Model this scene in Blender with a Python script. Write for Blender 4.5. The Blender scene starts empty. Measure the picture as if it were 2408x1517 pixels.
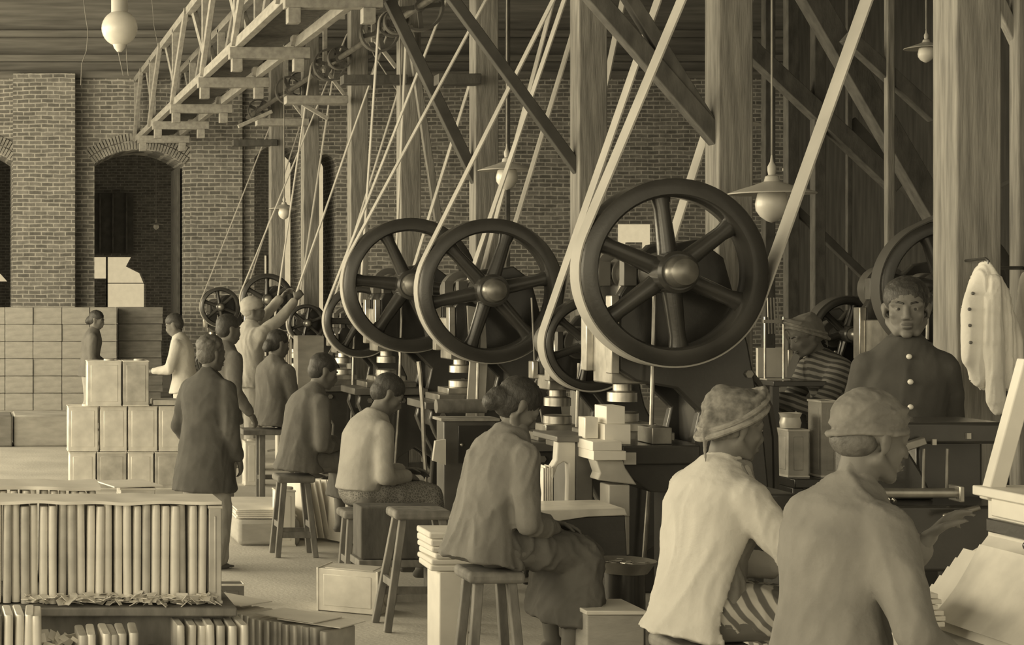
import bpy, bmesh, math, random
from mathutils import Vector, Matrix, noise
random.seed(7)
scene = bpy.context.scene
col = scene.collection
PI = math.pi
# ------------------------------------------------------------------ measured frame of the place
F, VX, VY, EYE = 4200.0, -60.0, 690.0, 1.81     # focal length in pixels, vanishing point, eye height


def P(px, py, s):
    """World point: s is the scale in pixels per metre at its distance (4200/s metres away)."""
    return Vector(((px - VX) / s, F / s, EYE - (py - VY) / s))


# ------------------------------------------------------------------ materials
def _nodes(name):
    m = bpy.data.materials.new(name)
    m.use_nodes = True
    nt = m.node_tree
    b = nt.nodes['Principled BSDF']
    return m, nt, b


def grey(v, warm=1.0):
    return (v, v * (1 - .03 * warm), v * (1 - .10 * warm), 1)


def mat(name, v, rough=.8, metal=0.0, var=.25, scale=6.0, stretch=(1, 1, 1), bump=.0, bscale=60., spec=.5, detail=4):
    m, nt, b = _nodes(name)
    tc = nt.nodes.new('ShaderNodeTexCoord')
    mp = nt.nodes.new('ShaderNodeMapping')
    mp.inputs['Scale'].default_value = stretch
    nt.links.new(tc.outputs['Object'], mp.inputs['Vector'])
    n = nt.nodes.new('ShaderNodeTexNoise')
    n.inputs['Scale'].default_value = scale
    n.inputs['Detail'].default_value = detail
    nt.links.new(mp.outputs['Vector'], n.inputs['Vector'])
    r = nt.nodes.new('ShaderNodeValToRGB')
    r.color_ramp.elements[0].position = .3
    r.color_ramp.elements[0].color = grey(v * (1 - var))
    r.color_ramp.elements[1].position = .7
    r.color_ramp.elements[1].color = grey(min(.9, v * (1 + var)))
    nt.links.new(n.outputs['Fac'], r.inputs['Fac'])
    nt.links.new(r.outputs['Color'], b.inputs['Base Color'])
    b.inputs['Roughness'].default_value = rough
    b.inputs['Metallic'].default_value = metal
    b.inputs['Specular IOR Level'].default_value = spec
    if bump:
        n2 = nt.nodes.new('ShaderNodeTexNoise')
        n2.inputs['Scale'].default_value = bscale
        n2.inputs['Detail'].default_value = 3
        nt.links.new(mp.outputs['Vector'], n2.inputs['Vector'])
        bp = nt.nodes.new('ShaderNodeBump')
        bp.inputs['Strength'].default_value = bump
        bp.inputs['Distance'].default_value = .01
        nt.links.new(n2.outputs['Fac'], bp.inputs['Height'])
        nt.links.new(bp.outputs['Normal'], b.inputs['Normal'])
    return m


def brick_mat(name, v1, v2, vm, axis='xz'):
    m, nt, b = _nodes(name)
    tc = nt.nodes.new('ShaderNodeTexCoord')
    sp = nt.nodes.new('ShaderNodeSeparateXYZ')
    cb = nt.nodes.new('ShaderNodeCombineXYZ')
    nt.links.new(tc.outputs['Object'], sp.inputs[0])
    ad = nt.nodes.new('ShaderNodeMath')
    nt.links.new(sp.outputs['X'], ad.inputs[0])
    nt.links.new(sp.outputs['Y'], ad.inputs[1])
    nt.links.new(ad.outputs[0], cb.inputs['X'])
    nt.links.new(sp.outputs['Z'], cb.inputs['Y'])
    # slight wobble of the courses
    nz = nt.nodes.new('ShaderNodeTexNoise')
    nz.inputs['Scale'].default_value = 3.0
    nt.links.new(cb.outputs[0], nz.inputs['Vector'])
    mx = nt.nodes.new('ShaderNodeMixRGB')
    mx.blend_type = 'ADD'
    mx.inputs[0].default_value = .045
    nt.links.new(cb.outputs[0], mx.inputs[1])
    nt.links.new(nz.outputs['Color'], mx.inputs[2])
    br = nt.nodes.new('ShaderNodeTexBrick')
    br.inputs['Scale'].default_value = 1.0
    br.inputs['Brick Width'].default_value = .205
    br.inputs['Row Height'].default_value = .070
    br.inputs['Mortar Size'].default_value = .012
    br.inputs['Mortar Smooth'].default_value = .3
    br.inputs['Bias'].default_value = -.1
    br.inputs['Color1'].default_value = grey(v1)
    br.inputs['Color2'].default_value = grey(v2)
    br.inputs['Mortar'].default_value = grey(vm)
    nt.links.new(mx.outputs[0], br.inputs['Vector'])
    n2 = nt.nodes.new('ShaderNodeTexNoise')
    n2.inputs['Scale'].default_value = 6
    n2.inputs['Detail'].default_value = 9
    n2.inputs['Roughness'].default_value = .7
    nt.links.new(cb.outputs[0], n2.inputs['Vector'])
    rr = nt.nodes.new('ShaderNodeMapRange')
    rr.inputs['From Min'].default_value = .3
    rr.inputs['From Max'].default_value = .7
    rr.inputs['To Min'].default_value = .6
    rr.inputs['To Max'].default_value = 1.25
    nt.links.new(n2.outputs['Fac'], rr.inputs['Value'])
    ml = nt.nodes.new('ShaderNodeMixRGB')
    ml.blend_type = 'MULTIPLY'
    ml.inputs[0].default_value = 1
    nt.links.new(br.outputs['Color'], ml.inputs[1])
    nt.links.new(rr.outputs[0], ml.inputs[2])
    nt.links.new(ml.outputs[0], b.inputs['Base Color'])
    b.inputs['Roughness'].default_value = .95
    bp = nt.nodes.new('ShaderNodeBump')
    bp.inputs['Strength'].default_value = .5
    bp.inputs['Distance'].default_value = .01
    nt.links.new(br.outputs['Fac'], bp.inputs['Height'])
    bp.invert = True
    nt.links.new(bp.outputs['Normal'], b.inputs['Normal'])
    return m


def batik_mat(name, dark, light, scale=22., stretch=(1, 1, 1)):
    m, nt, b = _nodes(name)
    tc = nt.nodes.new('ShaderNodeTexCoord')
    mp = nt.nodes.new('ShaderNodeMapping')
    mp.inputs['Scale'].default_value = stretch
    nt.links.new(tc.outputs['Object'], mp.inputs['Vector'])
    vo = nt.nodes.new('ShaderNodeTexVoronoi')
    vo.feature = 'DISTANCE_TO_EDGE'
    vo.inputs['Scale'].default_value = scale
    nt.links.new(mp.outputs['Vector'], vo.inputs['Vector'])
    r = nt.nodes.new('ShaderNodeValToRGB')
    r.color_ramp.elements[0].position = .06
    r.color_ramp.elements[0].color = grey(light)
    r.color_ramp.elements[1].position = .16
    r.color_ramp.elements[1].color = grey(dark)
    nt.links.new(vo.outputs['Distance'], r.inputs['Fac'])
    nt.links.new(r.outputs['Color'], b.inputs['Base Color'])
    b.inputs['Roughness'].default_value = .9
    return m


def stripe_mat(name, dark, light, direction, scale):
    m, nt, b = _nodes(name)
    tc = nt.nodes.new('ShaderNodeTexCoord')
    mp = nt.nodes.new('ShaderNodeMapping')
    mp.inputs['Rotation'].default_value = direction
    nt.links.new(tc.outputs['Object'], mp.inputs['Vector'])
    w = nt.nodes.new('ShaderNodeTexWave')
    w.inputs['Scale'].default_value = scale
    w.inputs['Distortion'].default_value = 1.5
    nt.links.new(mp.outputs['Vector'], w.inputs['Vector'])
    r = nt.nodes.new('ShaderNodeValToRGB')
    r.color_ramp.elements[0].position = .35
    r.color_ramp.elements[0].color = grey(dark)
    r.color_ramp.elements[1].position = .6
    r.color_ramp.elements[1].color = grey(light)
    nt.links.new(w.outputs['Fac'], r.inputs['Fac'])
    nt.links.new(r.outputs['Color'], b.inputs['Base Color'])
    b.inputs['Roughness'].default_value = .9
    return m


M = {}
M['brick'] = brick_mat('brick', .18, .31, .50)
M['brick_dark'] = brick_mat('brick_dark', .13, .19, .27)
M['floor'] = mat('concrete_floor', .54, .9, var=.18, scale=1.3, bump=.3, bscale=40, detail=8)
M['ceil'] = mat('roof_boards', .15, .9, var=.25, scale=3, stretch=(.3, 6, 6))
M['frieze'] = mat('gable_boards', .20, .9, var=.3, scale=2.5, stretch=(.4, 1, 7))  # dull grey, streaked along the boards
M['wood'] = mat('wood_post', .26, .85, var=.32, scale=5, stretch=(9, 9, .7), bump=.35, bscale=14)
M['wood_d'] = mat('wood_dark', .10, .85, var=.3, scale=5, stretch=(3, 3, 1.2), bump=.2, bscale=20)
M['wood_girder'] = mat('wood_girder', .36, .85, var=.2, scale=5, stretch=(4, 1, 4))
M['wood_stool'] = mat('wood_stool', .20, .75, var=.3, scale=6, stretch=(3, 3, 1.2), bump=.15, bscale=22)
M['iron'] = mat('cast_iron', .052, .25, var=.25, scale=4, spec=.8, bump=.05, bscale=70)
M['iron_grey'] = mat('cast_iron_worn', .13, .38, var=.25, scale=5, spec=.6)
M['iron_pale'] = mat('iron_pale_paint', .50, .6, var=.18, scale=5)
M['steel'] = mat('bright_steel', .55, .32, metal=.85, var=.3, scale=9)
M['steel_d'] = mat('dull_steel', .30, .35, metal=.7, var=.3, scale=9)
M['tin'] = mat('tinplate', .80, .38, metal=.22, var=.2, scale=7, bump=.12, bscale=5)
M['tin_d'] = mat('tinplate_dull', .52, .45, metal=.2, var=.25, scale=8, bump=.12, bscale=6)
M['tin_w'] = mat('tinplate_white', .82, .55, metal=.1, var=.08, scale=6)
M['belt'] = mat('leather_belt', .42, .7, var=.15, scale=3)
M['crate'] = mat('crate_board', .40, .85, var=.16, scale=5, stretch=(1, 1, 3), bump=.25, bscale=40)
M['crate_d'] = mat('crate_board_dark', .23, .85, var=.2, scale=5, stretch=(1, 1, 3), bump=.25, bscale=40)
M['white'] = mat('white_card', .78, .8, var=.06, scale=8)
M['enamel'] = mat('lamp_enamel', .50, .45, var=.08, scale=4)
M['milk'] = mat('opal_glass', .75, .25, var=.08, scale=6)
M['belt_d'] = mat('dark_belt', .10, .6, var=.15, scale=3)
M['rope'] = mat('cord', .30, .9)
M['skin'] = mat('skin', .17, .6, var=.10, scale=9, spec=.35)
M['skin_d'] = mat('skin_dark', .13, .6, var=.10, scale=9, spec=.35)
M['hair'] = mat('hair_black', .045, .55, var=.3, scale=30, stretch=(2, 2, 1), bump=.3, bscale=90)
M['hair_b'] = mat('hair_brown', .11, .6, var=.3, scale=30, bump=.4, bscale=60)
M['eyew'] = mat('eye_white', .30, .4, var=.05)
M['lips'] = mat('lip', .13, .5, var=.05)
M['coat_dark'] = mat('cloth_dark_coat', .085, .95, var=.18, scale=8, bump=.3, bscale=25)
M['uniform'] = mat('cloth_uniform', .075, .95, var=.14, scale=10, bump=.2, bscale=40)
M['cloth_grey'] = mat('cloth_grey', .21, .95, var=.12, scale=7, bump=.3, bscale=40)
M['cloth_mid'] = mat('cloth_mid', .155, .95, var=.15, scale=7, bump=.3, bscale=40)
M['cloth_pale'] = mat('cloth_pale', .38, .95, var=.1, scale=7, bump=.3, bscale=40)
M['cloth_white'] = mat('cloth_white', .54, .95, var=.06, scale=7, bump=.3, bscale=40)
M['cloth_vest'] = mat('cloth_inner', .24, .95, var=.2, scale=9, bump=.3, bscale=40)
M['cloth_trouser'] = mat('cloth_trouser', .29, .95, var=.15, scale=7, bump=.3, bscale=30)
M['sarong'] = mat('cloth_sarong', .125, .95, var=.2, scale=6, bump=.3, bscale=30)
M['batik'] = batik_mat('batik', .14, .27, 70, (1, 1, 1))
M['batik_b'] = mat('batik_headcloth', .19, .95, var=.45, scale=38, detail=6)
M['stripe'] = stripe_mat('striped_cloth', .16, .55, (0, .7, .5), 9)
M['stripe_b'] = stripe_mat('striped_shirt', .07, .24, (0, 1.2, 0), 9)
M['cloth_coat'] = mat('cloth_white_coat', .78, .95, var=.05, scale=7, bump=.3, bscale=40)
M['batik_c'] = mat('batik_band', .27, .95, var=.3, scale=40, detail=6)
M['cloth_wrap'] = mat('cloth_tan_wrap', .20, .95, var=.25, scale=14, bump=.3, bscale=40)
M['button'] = mat('button', .75, .4, var=.03)
M['outside'] = mat('sky_backdrop', .85, .9, var=.05)
M['dark'] = mat('dark_recess', .08, .9, var=.2)


# ------------------------------------------------------------------ mesh collecting
def basis(d, hint=None):
    d = d.normalized()
    h = hint if hint is not None else (Vector((0, 0, 1)) if abs(d.z) < .95 else Vector((0, 1, 0)))
    a = h.cross(d)
    if a.length < 1e-6:
        a = Vector((1, 0, 0)).cross(d)
    a.normalize()
    return a, d.cross(a).normalized(), d


class MB:
    def __init__(self):
        self.v, self.f = [], []

    def add(self, vs, fs):
        o = len(self.v)
        self.v.extend(Vector(x) for x in vs)
        self.f.extend(tuple(i + o for i in f) for f in fs)
        return self

    def box(self, c, size, rot=None):
        c = Vector(c)
        hx, hy, hz = size[0] / 2, size[1] / 2, size[2] / 2
        vs = [Vector((x, y, z)) for x in (-hx, hx) for y in (-hy, hy) for z in (-hz, hz)]
        if rot is not None:
            vs = [rot @ v for v in vs]
        fs = [(0, 1, 3, 2), (4, 6, 7, 5), (0, 4, 5, 1), (2, 3, 7, 6), (0, 2, 6, 4), (1, 5, 7, 3)]
        return self.add([c + v for v in vs], fs)

    def bb(self, x0, x1, y0, y1, z0, z1):
        return self.box(((x0 + x1) / 2, (y0 + y1) / 2, (z0 + z1) / 2), (x1 - x0, y1 - y0, z1 - z0))

    def bar(self, p0, p1, w, h, hint=None):
        """Rectangular bar from p0 to p1, h measured along the hint direction (up by default)."""
        p0, p1 = Vector(p0), Vector(p1)
        a, b, d = basis(p1 - p0, hint)
        vs = []
        for p in (p0, p1):
            for sx, sy in ((-1, -1), (1, -1), (1, 1), (-1, 1)):
                vs.append(p + a * (sx * w / 2) + b * (sy * h / 2))
        return self.add(vs, [(3, 2, 1, 0), (4, 5, 6, 7), (0, 1, 5, 4), (1, 2, 6, 5), (2, 3, 7, 6), (3, 0, 4, 7)])

    def loft(self, rings, cap=True, closed=False):
        n = len(rings[0])
        vs = [p for r in rings for p in r]
        fs = []
        m = len(rings)
        for i in range(m if closed else m - 1):
            for j in range(n):
                a, b = i * n + j, i * n + (j + 1) % n
                c, d = ((i + 1) % m) * n + (j + 1) % n, ((i + 1) % m) * n + j
                fs.append((a, b, c, d))
        if cap and not closed:
            fs.append(tuple(range(n - 1, -1, -1)))
            fs.append(tuple((m - 1) * n + j for j in range(n)))
        return self.add(vs, fs)

    def cone(self, p0, p1, r0, r1, n=16):
        p0, p1 = Vector(p0), Vector(p1)
        a, b, d = basis(p1 - p0)
        rings = []
        for p, r in ((p0, r0), (p1, r1)):
            rings.append([p + a * (math.cos(2 * PI * k / n) * r) + b * (math.sin(2 * PI * k / n) * r) for k in range(n)])
        return self.loft(rings)

    def cyl(self, p0, p1, r, n=16):
        return self.cone(p0, p1, r, r, n)

    def tube(self, pts, r, n=8):
        pts = [Vector(p) for p in pts]
        rings = []
        prev = None
        for i, p in enumerate(pts):
            t = (pts[min(i + 1, len(pts) - 1)] - pts[max(i - 1, 0)])
            a, b, d = basis(t, prev)
            prev = b
            rr = r[i] if isinstance(r, (list, tuple)) else r
            rings.append([p + a * (math.cos(2 * PI * k / n) * rr) + b * (math.sin(2 * PI * k / n) * rr) for k in range(n)])
        return self.loft(rings)

    def ell(self, c, r, frame=None, nu=16, nv=10):
        c = Vector(c)
        if not hasattr(r, '__len__'):
            r = (r, r, r)
        fx, fy, fz = frame if frame else (Vector((1, 0, 0)), Vector((0, 1, 0)), Vector((0, 0, 1)))
        vs = [c - fz * r[2]]
        for i in range(1, nv):
            t = -PI / 2 + PI * i / nv
            for j in range(nu):
                u = 2 * PI * j / nu
                vs.append(c + fx * (r[0] * math.cos(t) * math.cos(u)) + fy * (r[1] * math.cos(t) * math.sin(u)) + fz * (r[2] * math.sin(t)))
        vs.append(c + fz * r[2])
        fs = []
        for j in range(nu):
            fs.append((0, 1 + (j + 1) % nu, 1 + j))
        for i in range(nv - 2):
            for j in range(nu):
                a, b = 1 + i * nu + j, 1 + i * nu + (j + 1) % nu
                fs.append((a, b, b + nu, a + nu))
        e = len(vs) - 1
        for j in range(nu):
            fs.append((1 + (nv - 2) * nu + j, 1 + (nv - 2) * nu + (j + 1) % nu, e))
        return self.add(vs, fs)

    def cap(self, p0, p1, r0, r1, n=12):
        """Tapered limb with round ends."""
        p0, p1 = Vector(p0), Vector(p1)
        self.ell(p0, r0, nu=n, nv=8)
        self.ell(p1, r1, nu=n, nv=8)
        if (p1 - p0).length > 1e-5:
            self.cone(p0, p1, r0, r1, n)
        return self

    def hull(self, pts):
        bm = bmesh.new()
        for p in pts:
            bm.verts.new(p)
        bmesh.ops.convex_hull(bm, input=bm.verts)
        bm.verts.ensure_lookup_table()
        used = [v for v in bm.verts if v.link_faces]
        idx = {v: i for i, v in enumerate(used)}
        self.add([v.co.copy() for v in used], [tuple(idx[v] for v in f.verts) for f in bm.faces])
        bm.free()
        return self

    def hull_balls(self, balls):
        pts = []
        for c, r in balls:
            c = Vector(c)
            rr = r if hasattr(r, '__len__') else (r, r, r)
            for i in range(7):
                t = -PI / 2 + PI * i / 6
                for j in range(12):
                    u = 2 * PI * j / 12
                    pts.append(c + Vector((rr[0] * math.cos(t) * math.cos(u), rr[1] * math.cos(t) * math.sin(u), rr[2] * math.sin(t))))
        return self.hull(pts)

    def prism(self, poly, y0, y1):
        """Outline in the XZ plane pushed through from y0 to y1."""
        n = len(poly)
        vs = [Vector((x, y0, z)) for x, z in poly] + [Vector((x, y1, z)) for x, z in poly]
        fs = [tuple(range(n)), tuple(range(2 * n - 1, n - 1, -1))]
        fs += [(i, i + n, (i + 1) % n + n, (i + 1) % n) for i in range(n)]
        return self.add(vs, fs)

    def lathe(self, prof, c, axis='z', n=24, closed=False):
        c = Vector(c)
        rings = []
        for r, h in prof:
            ring = []
            for k in range(n):
                a = 2 * PI * k / n
                if axis == 'z':
                    ring.append(c + Vector((r * math.cos(a), r * math.sin(a), h)))
                elif axis == 'y':
                    ring.append(c + Vector((r * math.cos(a), h, r * math.sin(a))))
                else:
                    ring.append(c + Vector((h, r * math.cos(a), r * math.sin(a))))
            rings.append(ring)
        return self.loft(rings, cap=not closed, closed=closed)

    def mesh(self, name, off=Vector((0, 0, 0))):
        me = bpy.data.meshes.new(name)
        me.from_pydata([tuple(v - off) for v in self.v], [], self.f)
        bm = bmesh.new()
        bm.from_mesh(me)
        bmesh.ops.recalc_face_normals(bm, faces=bm.faces)
        bm.to_mesh(me)
        bm.free()
        me.update()
        return me

    def build(self, name, m, parent=None, bevel=0.0, sharp=32, seg=2):
        off = Vector(parent['_o']) if parent is not None else Vector((0, 0, 0))
        me = self.mesh(name, off)
        me.materials.append(m)
        me.shade_smooth()
        me.set_sharp_from_angle(angle=math.radians(sharp))
        o = bpy.data.objects.new(name, me)
        col.objects.link(o)
        if parent is not None:
            o.parent = parent
        o['_o'] = tuple(off)
        if bevel:
            b = o.modifiers.new('bevel', 'BEVEL')
            b.width = bevel
            b.segments = seg
            b.limit_method = 'ANGLE'
            b.angle_limit = math.radians(40)
        return o


def tag(o, label=None, cat=None, group=None, kind=None):
    if label:
        o['label'] = label
    if cat:
        o['category'] = cat
    if group:
        o['group'] = group
    if kind:
        o['kind'] = kind
    return o


def root(name, loc, label, cat, group=None):
    o = bpy.data.objects.new(name, None)
    o.empty_display_size = .1
    col.objects.link(o)
    o.location = loc
    o['_o'] = tuple(loc)
    return tag(o, label, cat, group)


def copy_tree(o, loc=None, rz=0.0, label=None):
    kids = [c for c in bpy.data.objects if c.parent == o]
    n = o.copy()
    col.objects.link(n)
    for k in kids:
        c = k.copy()
        col.objects.link(c)
        c.parent = n
        for g in [x for x in bpy.data.objects if x.parent == k]:
            d = g.copy()
            col.objects.link(d)
            d.parent = c
    if loc is not None:
        n.location = loc
        n.rotation_euler = (0, 0, rz)
    if label:
        n['label'] = label
    return n


ORD = ['first', 'second', 'third', 'fourth', 'fifth', 'sixth', 'seventh', 'eighth', 'ninth', 'tenth']
# ================================================================== camera, world, lamps
cam = bpy.data.cameras.new('camera')
camo = bpy.data.objects.new('camera', cam)
col.objects.link(camo)
camo.location = (0, 0, EYE)
camo.rotation_euler = (PI / 2, 0, 0)
cam.sensor_width = 36
cam.lens = F / 2408 * 36
cam.shift_x = (1204 - VX) / 2408
cam.shift_y = -(758.5 - VY) / 2408
cam.clip_end = 300
scene.camera = camo
TINT = (1.0, .868, .595)
w = bpy.data.worlds.new('sky')
scene.world = w
w.use_nodes = True
bg = w.node_tree.nodes['Background']
bg.inputs['Color'].default_value = (*TINT, 1)
bg.inputs['Strength'].default_value = .53
vs = scene.view_settings
vs.view_transform = 'Standard'
vs.look = 'None'
vs.exposure = 0.0
vs.gamma = 1.0
vs.use_curve_mapping = False
scene.cycles.max_bounces = 8
scene.cycles.diffuse_bounces = 5
# daylight through the row of tall windows along the left side of the hall
for i, (y, e) in enumerate(((-3.0, 430), (5.5, 430), (14.0, 860), (22.5, 1150))):
    l = bpy.data.lights.new('window_daylight', 'AREA')
    l.shape = 'RECTANGLE'
    l.size, l.size_y = 7.0, 4.6
    l.energy = e
    l.color = TINT
    lo = bpy.data.objects.new('window_daylight', l)
    col.objects.link(lo)
    lo.location = (-6.8, y, 3.3)
    lo.rotation_euler = (PI / 2 - .12, 0, -PI / 2)

# added fill light behind the camera, lifts the faces turned towards it
l = bpy.data.lights.new('end_fill', 'AREA')
l.shape = 'RECTANGLE'
l.size, l.size_y = 9.0, 4.6
l.energy = 130
l.color = TINT
lo = bpy.data.objects.new('end_fill', l)
col.objects.link(lo)
lo.location = (0.5, -5.8, 3.3)
lo.rotation_euler = (PI / 2 - .1, 0, 0)
# sun on the yard beyond the building (the roof keeps it out of the hall)
l = bpy.data.lights.new('sun', 'SUN')
l.energy = 1.7
l.angle = .02
l.color = TINT
lo = bpy.data.objects.new('sun', l)
col.objects.link(lo)
lo.rotation_euler = (math.radians(28), 0, 0)
# ================================================================== shell
YB = F / 138.0            # back wall face


def struct(o):
    o['kind'] = 'structure'
    return o


def apply_bool(target, cutter):
    md = target.modifiers.new('cut', 'BOOLEAN')
    md.operation = 'DIFFERENCE'
    md.solver = 'EXACT'
    md.use_self = True
    md.object = cutter
    dg = bpy.context.evaluated_depsgraph_get()
    me = bpy.data.meshes.new_from_object(target.evaluated_get(dg))
    target.modifiers.clear()
    target.data = me
    me.shade_flat()
    bpy.data.objects.remove(cutter, do_unlink=True)


def arch_poly(x0, x1, z0, zs, zt, n=14):
    """Segmental arch outline: jambs to zs, crown at zt."""
    pts = [(x0, z0), (x1, z0)]
    cx, hw, rise = (x0 + x1) / 2, (x1 - x0) / 2, zt - zs
    R = (hw * hw + rise * rise) / (2 * rise)
    a0 = math.asin(min(1, hw / R))
    for k in range(n + 1):
        a = a0 - 2 * a0 * k / n
        pts.append((cx + R * math.sin(a), zt - R + R * math.cos(a)))
    return pts


struct(MB().bb(-9, 34, -6, 62, -.2, 0).build('floor', M['floor']))
# back wall with its arched doorways and small openings
xw = lambda px: (px - VX) / 138.0
zw = lambda py: EYE - (py - VY) / 138.0
wall = MB().bb(-7, 15, YB, YB + 1.2, 0, zw(178)).build('wall_back', M['brick'])
cut = MB()
cut.prism(arch_poly(xw(-190), xw(28), -.1, zw(380), zw(345)), YB - .5, YB + 1.9)
cut.prism(arch_poly(xw(222), xw(432), -.1, zw(388), zw(352)), YB - .5, YB + 1.9)
cut.prism(arch_poly(xw(598), xw(712), -.1, zw(372), zw(340)), YB - .5, YB + 1.9)
cut.prism(arch_poly(xw(742), xw(792), -.1, zw(390), zw(362)), YB - .5, YB + 1.9)
cut.prism([(xw(x_), zw(y_)) for x_, y_ in ((1453, 590), (1475, 590), (1475, 570), (1510, 570), (1510, 618), (1533, 618), (1533, 527), (1453, 527))], YB - .5, YB + .1)
cut.bb(xw(1450), xw(1620), YB + .09, YB + 1.9, zw(625), zw(515))
for a, b, c, d in ((1092, 1122, 596, 640), (1797, 1823, 388, 403), (1840, 1857, 391, 402),
                   (1951, 1992, 387, 401), (1722, 1790, 545, 640), (1995, 2022, 688, 760)):
    cut.prism([(xw(a), zw(d)), (xw(b), zw(d)), (xw(b), zw(c)), (xw(a), zw(c))], YB - .5, YB + .1)
    cut.bb(xw(a) - .02, xw(b) + .65, YB + .09, YB + 1.9, zw(d) - .05, zw(c) + .05)
apply_bool(wall, cut.build('cutter', M['brick']))
struct(wall)
# projecting brick pier left of the big arch, and rings of brick on edge over the arches
struct(MB().bb(xw(30), xw(174), YB - .32, YB - .002, 0, zw(178)).build('wall_back_pier', M['brick']))
struct(MB().bb(xw(446), xw(568), YB - .10, YB - .002, 0, zw(178)).build('wall_back_pier', M['brick']))
for nm, (x0, x1, zs, zt) in (('trim_1', (xw(222), xw(432), zw(388), zw(352))), ('trim_2', (xw(-190), xw(28), zw(380), zw(345)))):
    mb = MB()
    pl = arch_poly(x0 - .0, x1 + .0, 0, zs, zt, 34)[2:]
    for i in range(len(pl) - 1):
        a, b = Vector((pl[i][0], 0, pl[i][1])), Vector((pl[i + 1][0], 0, pl[i + 1][1]))
        n = Vector(((b - a).z, 0, -(b - a).x)).normalized()
        if n.z < 0:
            n = -n
        for k in range(2):
            p = (a + b) / 2 + n * (.075 + .145 * k)
            mb.box((p.x, YB - .01, p.z), ((b - a).length * .82, .05, .125),
                   Matrix((((b - a).normalized()), Vector((0, 1, 0)), n)).transposed())
    struct(mb.build(nm, mat('arch_brick', .33, .9, var=.25, scale=9)))
struct(MB().bb(xw(432) - .09, xw(432) - .03, YB + .22, YB + 1.18, 0, zw(392)).build('door_3', M['wood_d'], bevel=.01))
# boarded gable above the brick, with horizontal rails
mb = MB().bb(-7, 15, YB + .05, YB + .35, zw(178), 9.2)
for py in (178, 139, 82):
    mb.bb(-7, 15, YB - .12, YB + .05, zw(py) - .05, zw(py) + .06)
struct(mb.build('wall_back_gable', M['frieze']))
struct(MB().bb(14.0, 14.3, -6, YB, 0, 9.2).build('wall_right', mat('right_wall_boards', .075, .9, var=.3, scale=3, stretch=(1, 4, .4))))
rf = MB().bb(-9, 16, -1, YB + .4, 8.2, 8.4)
for k in range(11):
    rf.bb(-9, 16, 1.2 + 2.8 * k, 1.35 + 2.8 * k, 7.95, 8.2)
struct(rf.build('ceiling', M['ceil']))
# second hall seen through the arches: far wall with one bright doorway
Y2 = 43.0
s2 = F / Y2
x2 = lambda px: (px - VX) / s2
z2 = lambda py: EYE - (py - VY) / s2
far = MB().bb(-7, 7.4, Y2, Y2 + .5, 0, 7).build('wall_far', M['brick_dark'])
c2 = MB().prism([(x2(205), 0), (x2(343), 0), (x2(343), z2(668)), (x2(332), z2(642)), (x2(300), z2(626)), (x2(312), z2(604)), (x2(205), z2(604))], Y2 - 1, Y2 + 1)
c2.prism([(x2(-60), z2(662)), (x2(18), z2(662)), (x2(2), z2(644)), (x2(-60), z2(630))], Y2 - 1, Y2 + 1)
c2.prism([(x2(622), 0), (x2(634), 0), (x2(634), z2(600)), (x2(622), z2(600))], Y2 - 1, Y2 + 1)
c2.prism([(x2(762), 0), (x2(776), 0), (x2(776), z2(575)), (x2(762), z2(575))], Y2 - 1, Y2 + 1)
apply_bool(far, c2.build('cutter', M['brick']))
struct(far)
struct(MB().bb(-9, 7.4, YB + 1.2, Y2 + .5, 5.6, 5.8).build('ceiling_far', M['ceil']))
d = root('hanging_shutter', (x2(268), Y2 - .25, z2(600)), 'dark plank shutter hanging high in the far doorway beyond the big arch', 'shutter')
MB().bb(x2(215), x2(312), Y2 - .2, Y2 - .05, z2(596), z2(455)).build('shutter_board', M['dark'], d)
for px in (232, 262, 294):
    MB().bb(x2(px), x2(px + 4), Y2 - .24, Y2 - .2, z2(596), z2(457)).build('batten', M['wood_d'], d)
fr = MB().bb(x2(250), x2(254), Y2 + .05, Y2 + .15, 0, z2(604))
fr.bb(x2(250), x2(343), Y2 + .05, Y2 + .13, z2(667), z2(665))
struct(fr.build('door_1', M['wood_d']))
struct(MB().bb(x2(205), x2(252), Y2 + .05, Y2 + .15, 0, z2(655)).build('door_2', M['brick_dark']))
struct(MB().bb(-9, 34, 60, 60.3, 0, 9).build('wall_sky_backdrop', M['outside']))  # added pale wall, stands in for the bright sky behind the openings

# ================================================================== row of timber posts
PX = 4.3


def post(x0, y0, wx, wy, z1, label, m=None, z0=0.0):
    o = root('wooden_post', (x0 + wx / 2, y0 + wy / 2, z0), label, 'post')
    MB().bb(x0, x0 + wx, y0, y0 + wy, z0, z1).build('shaft', m or M['wood'], o, bevel=.008)
    MB().bb(x0 - .03, x0 + wx + .03, y0 - .03, y0 + wy + .03, z0, z0 + .12).build('base_block', M['wood_d'], o, bevel=.008)
    return o


WX = .20
POSTS = {}
ROWD = [(7.82, 2250, 'big weathered timber post beside the uniformed man, white jacket hung on it'),
        (10.3, 1690, 'pale edged timber post right behind the largest flywheel'),
        (12.62, 1362, 'timber post rising between the middle flywheel and the largest one'),
        (15.3, 1118, 'timber post standing behind the middle pair of flywheels'),
        (17.85, 943, 'thin looking timber post above the second flywheel from the left'),
        (20.4, 825, 'timber post capped by a bracket where two pulleys hang'),
        (22.95, 714, 'timber post above the turbaned man reaching up'),
        (25.5, 637, 'farthest timber post of the belt row, near the narrow arch')]
for y, px, lb in ROWD:
    x0 = (px - VX) * y / F
    POSTS[px] = post(x0, y, WX if y > 8 else .196, .20, 5.6, lb)
o = tag(MB().bb(PX - .05, PX + .25, 6.5, YB - .01, 5.6, 5.85).build('roof_beam', M['wood_d'], bevel=.01),
        'long roof beam lying along the tops of the belt row posts', 'beam')
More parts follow.
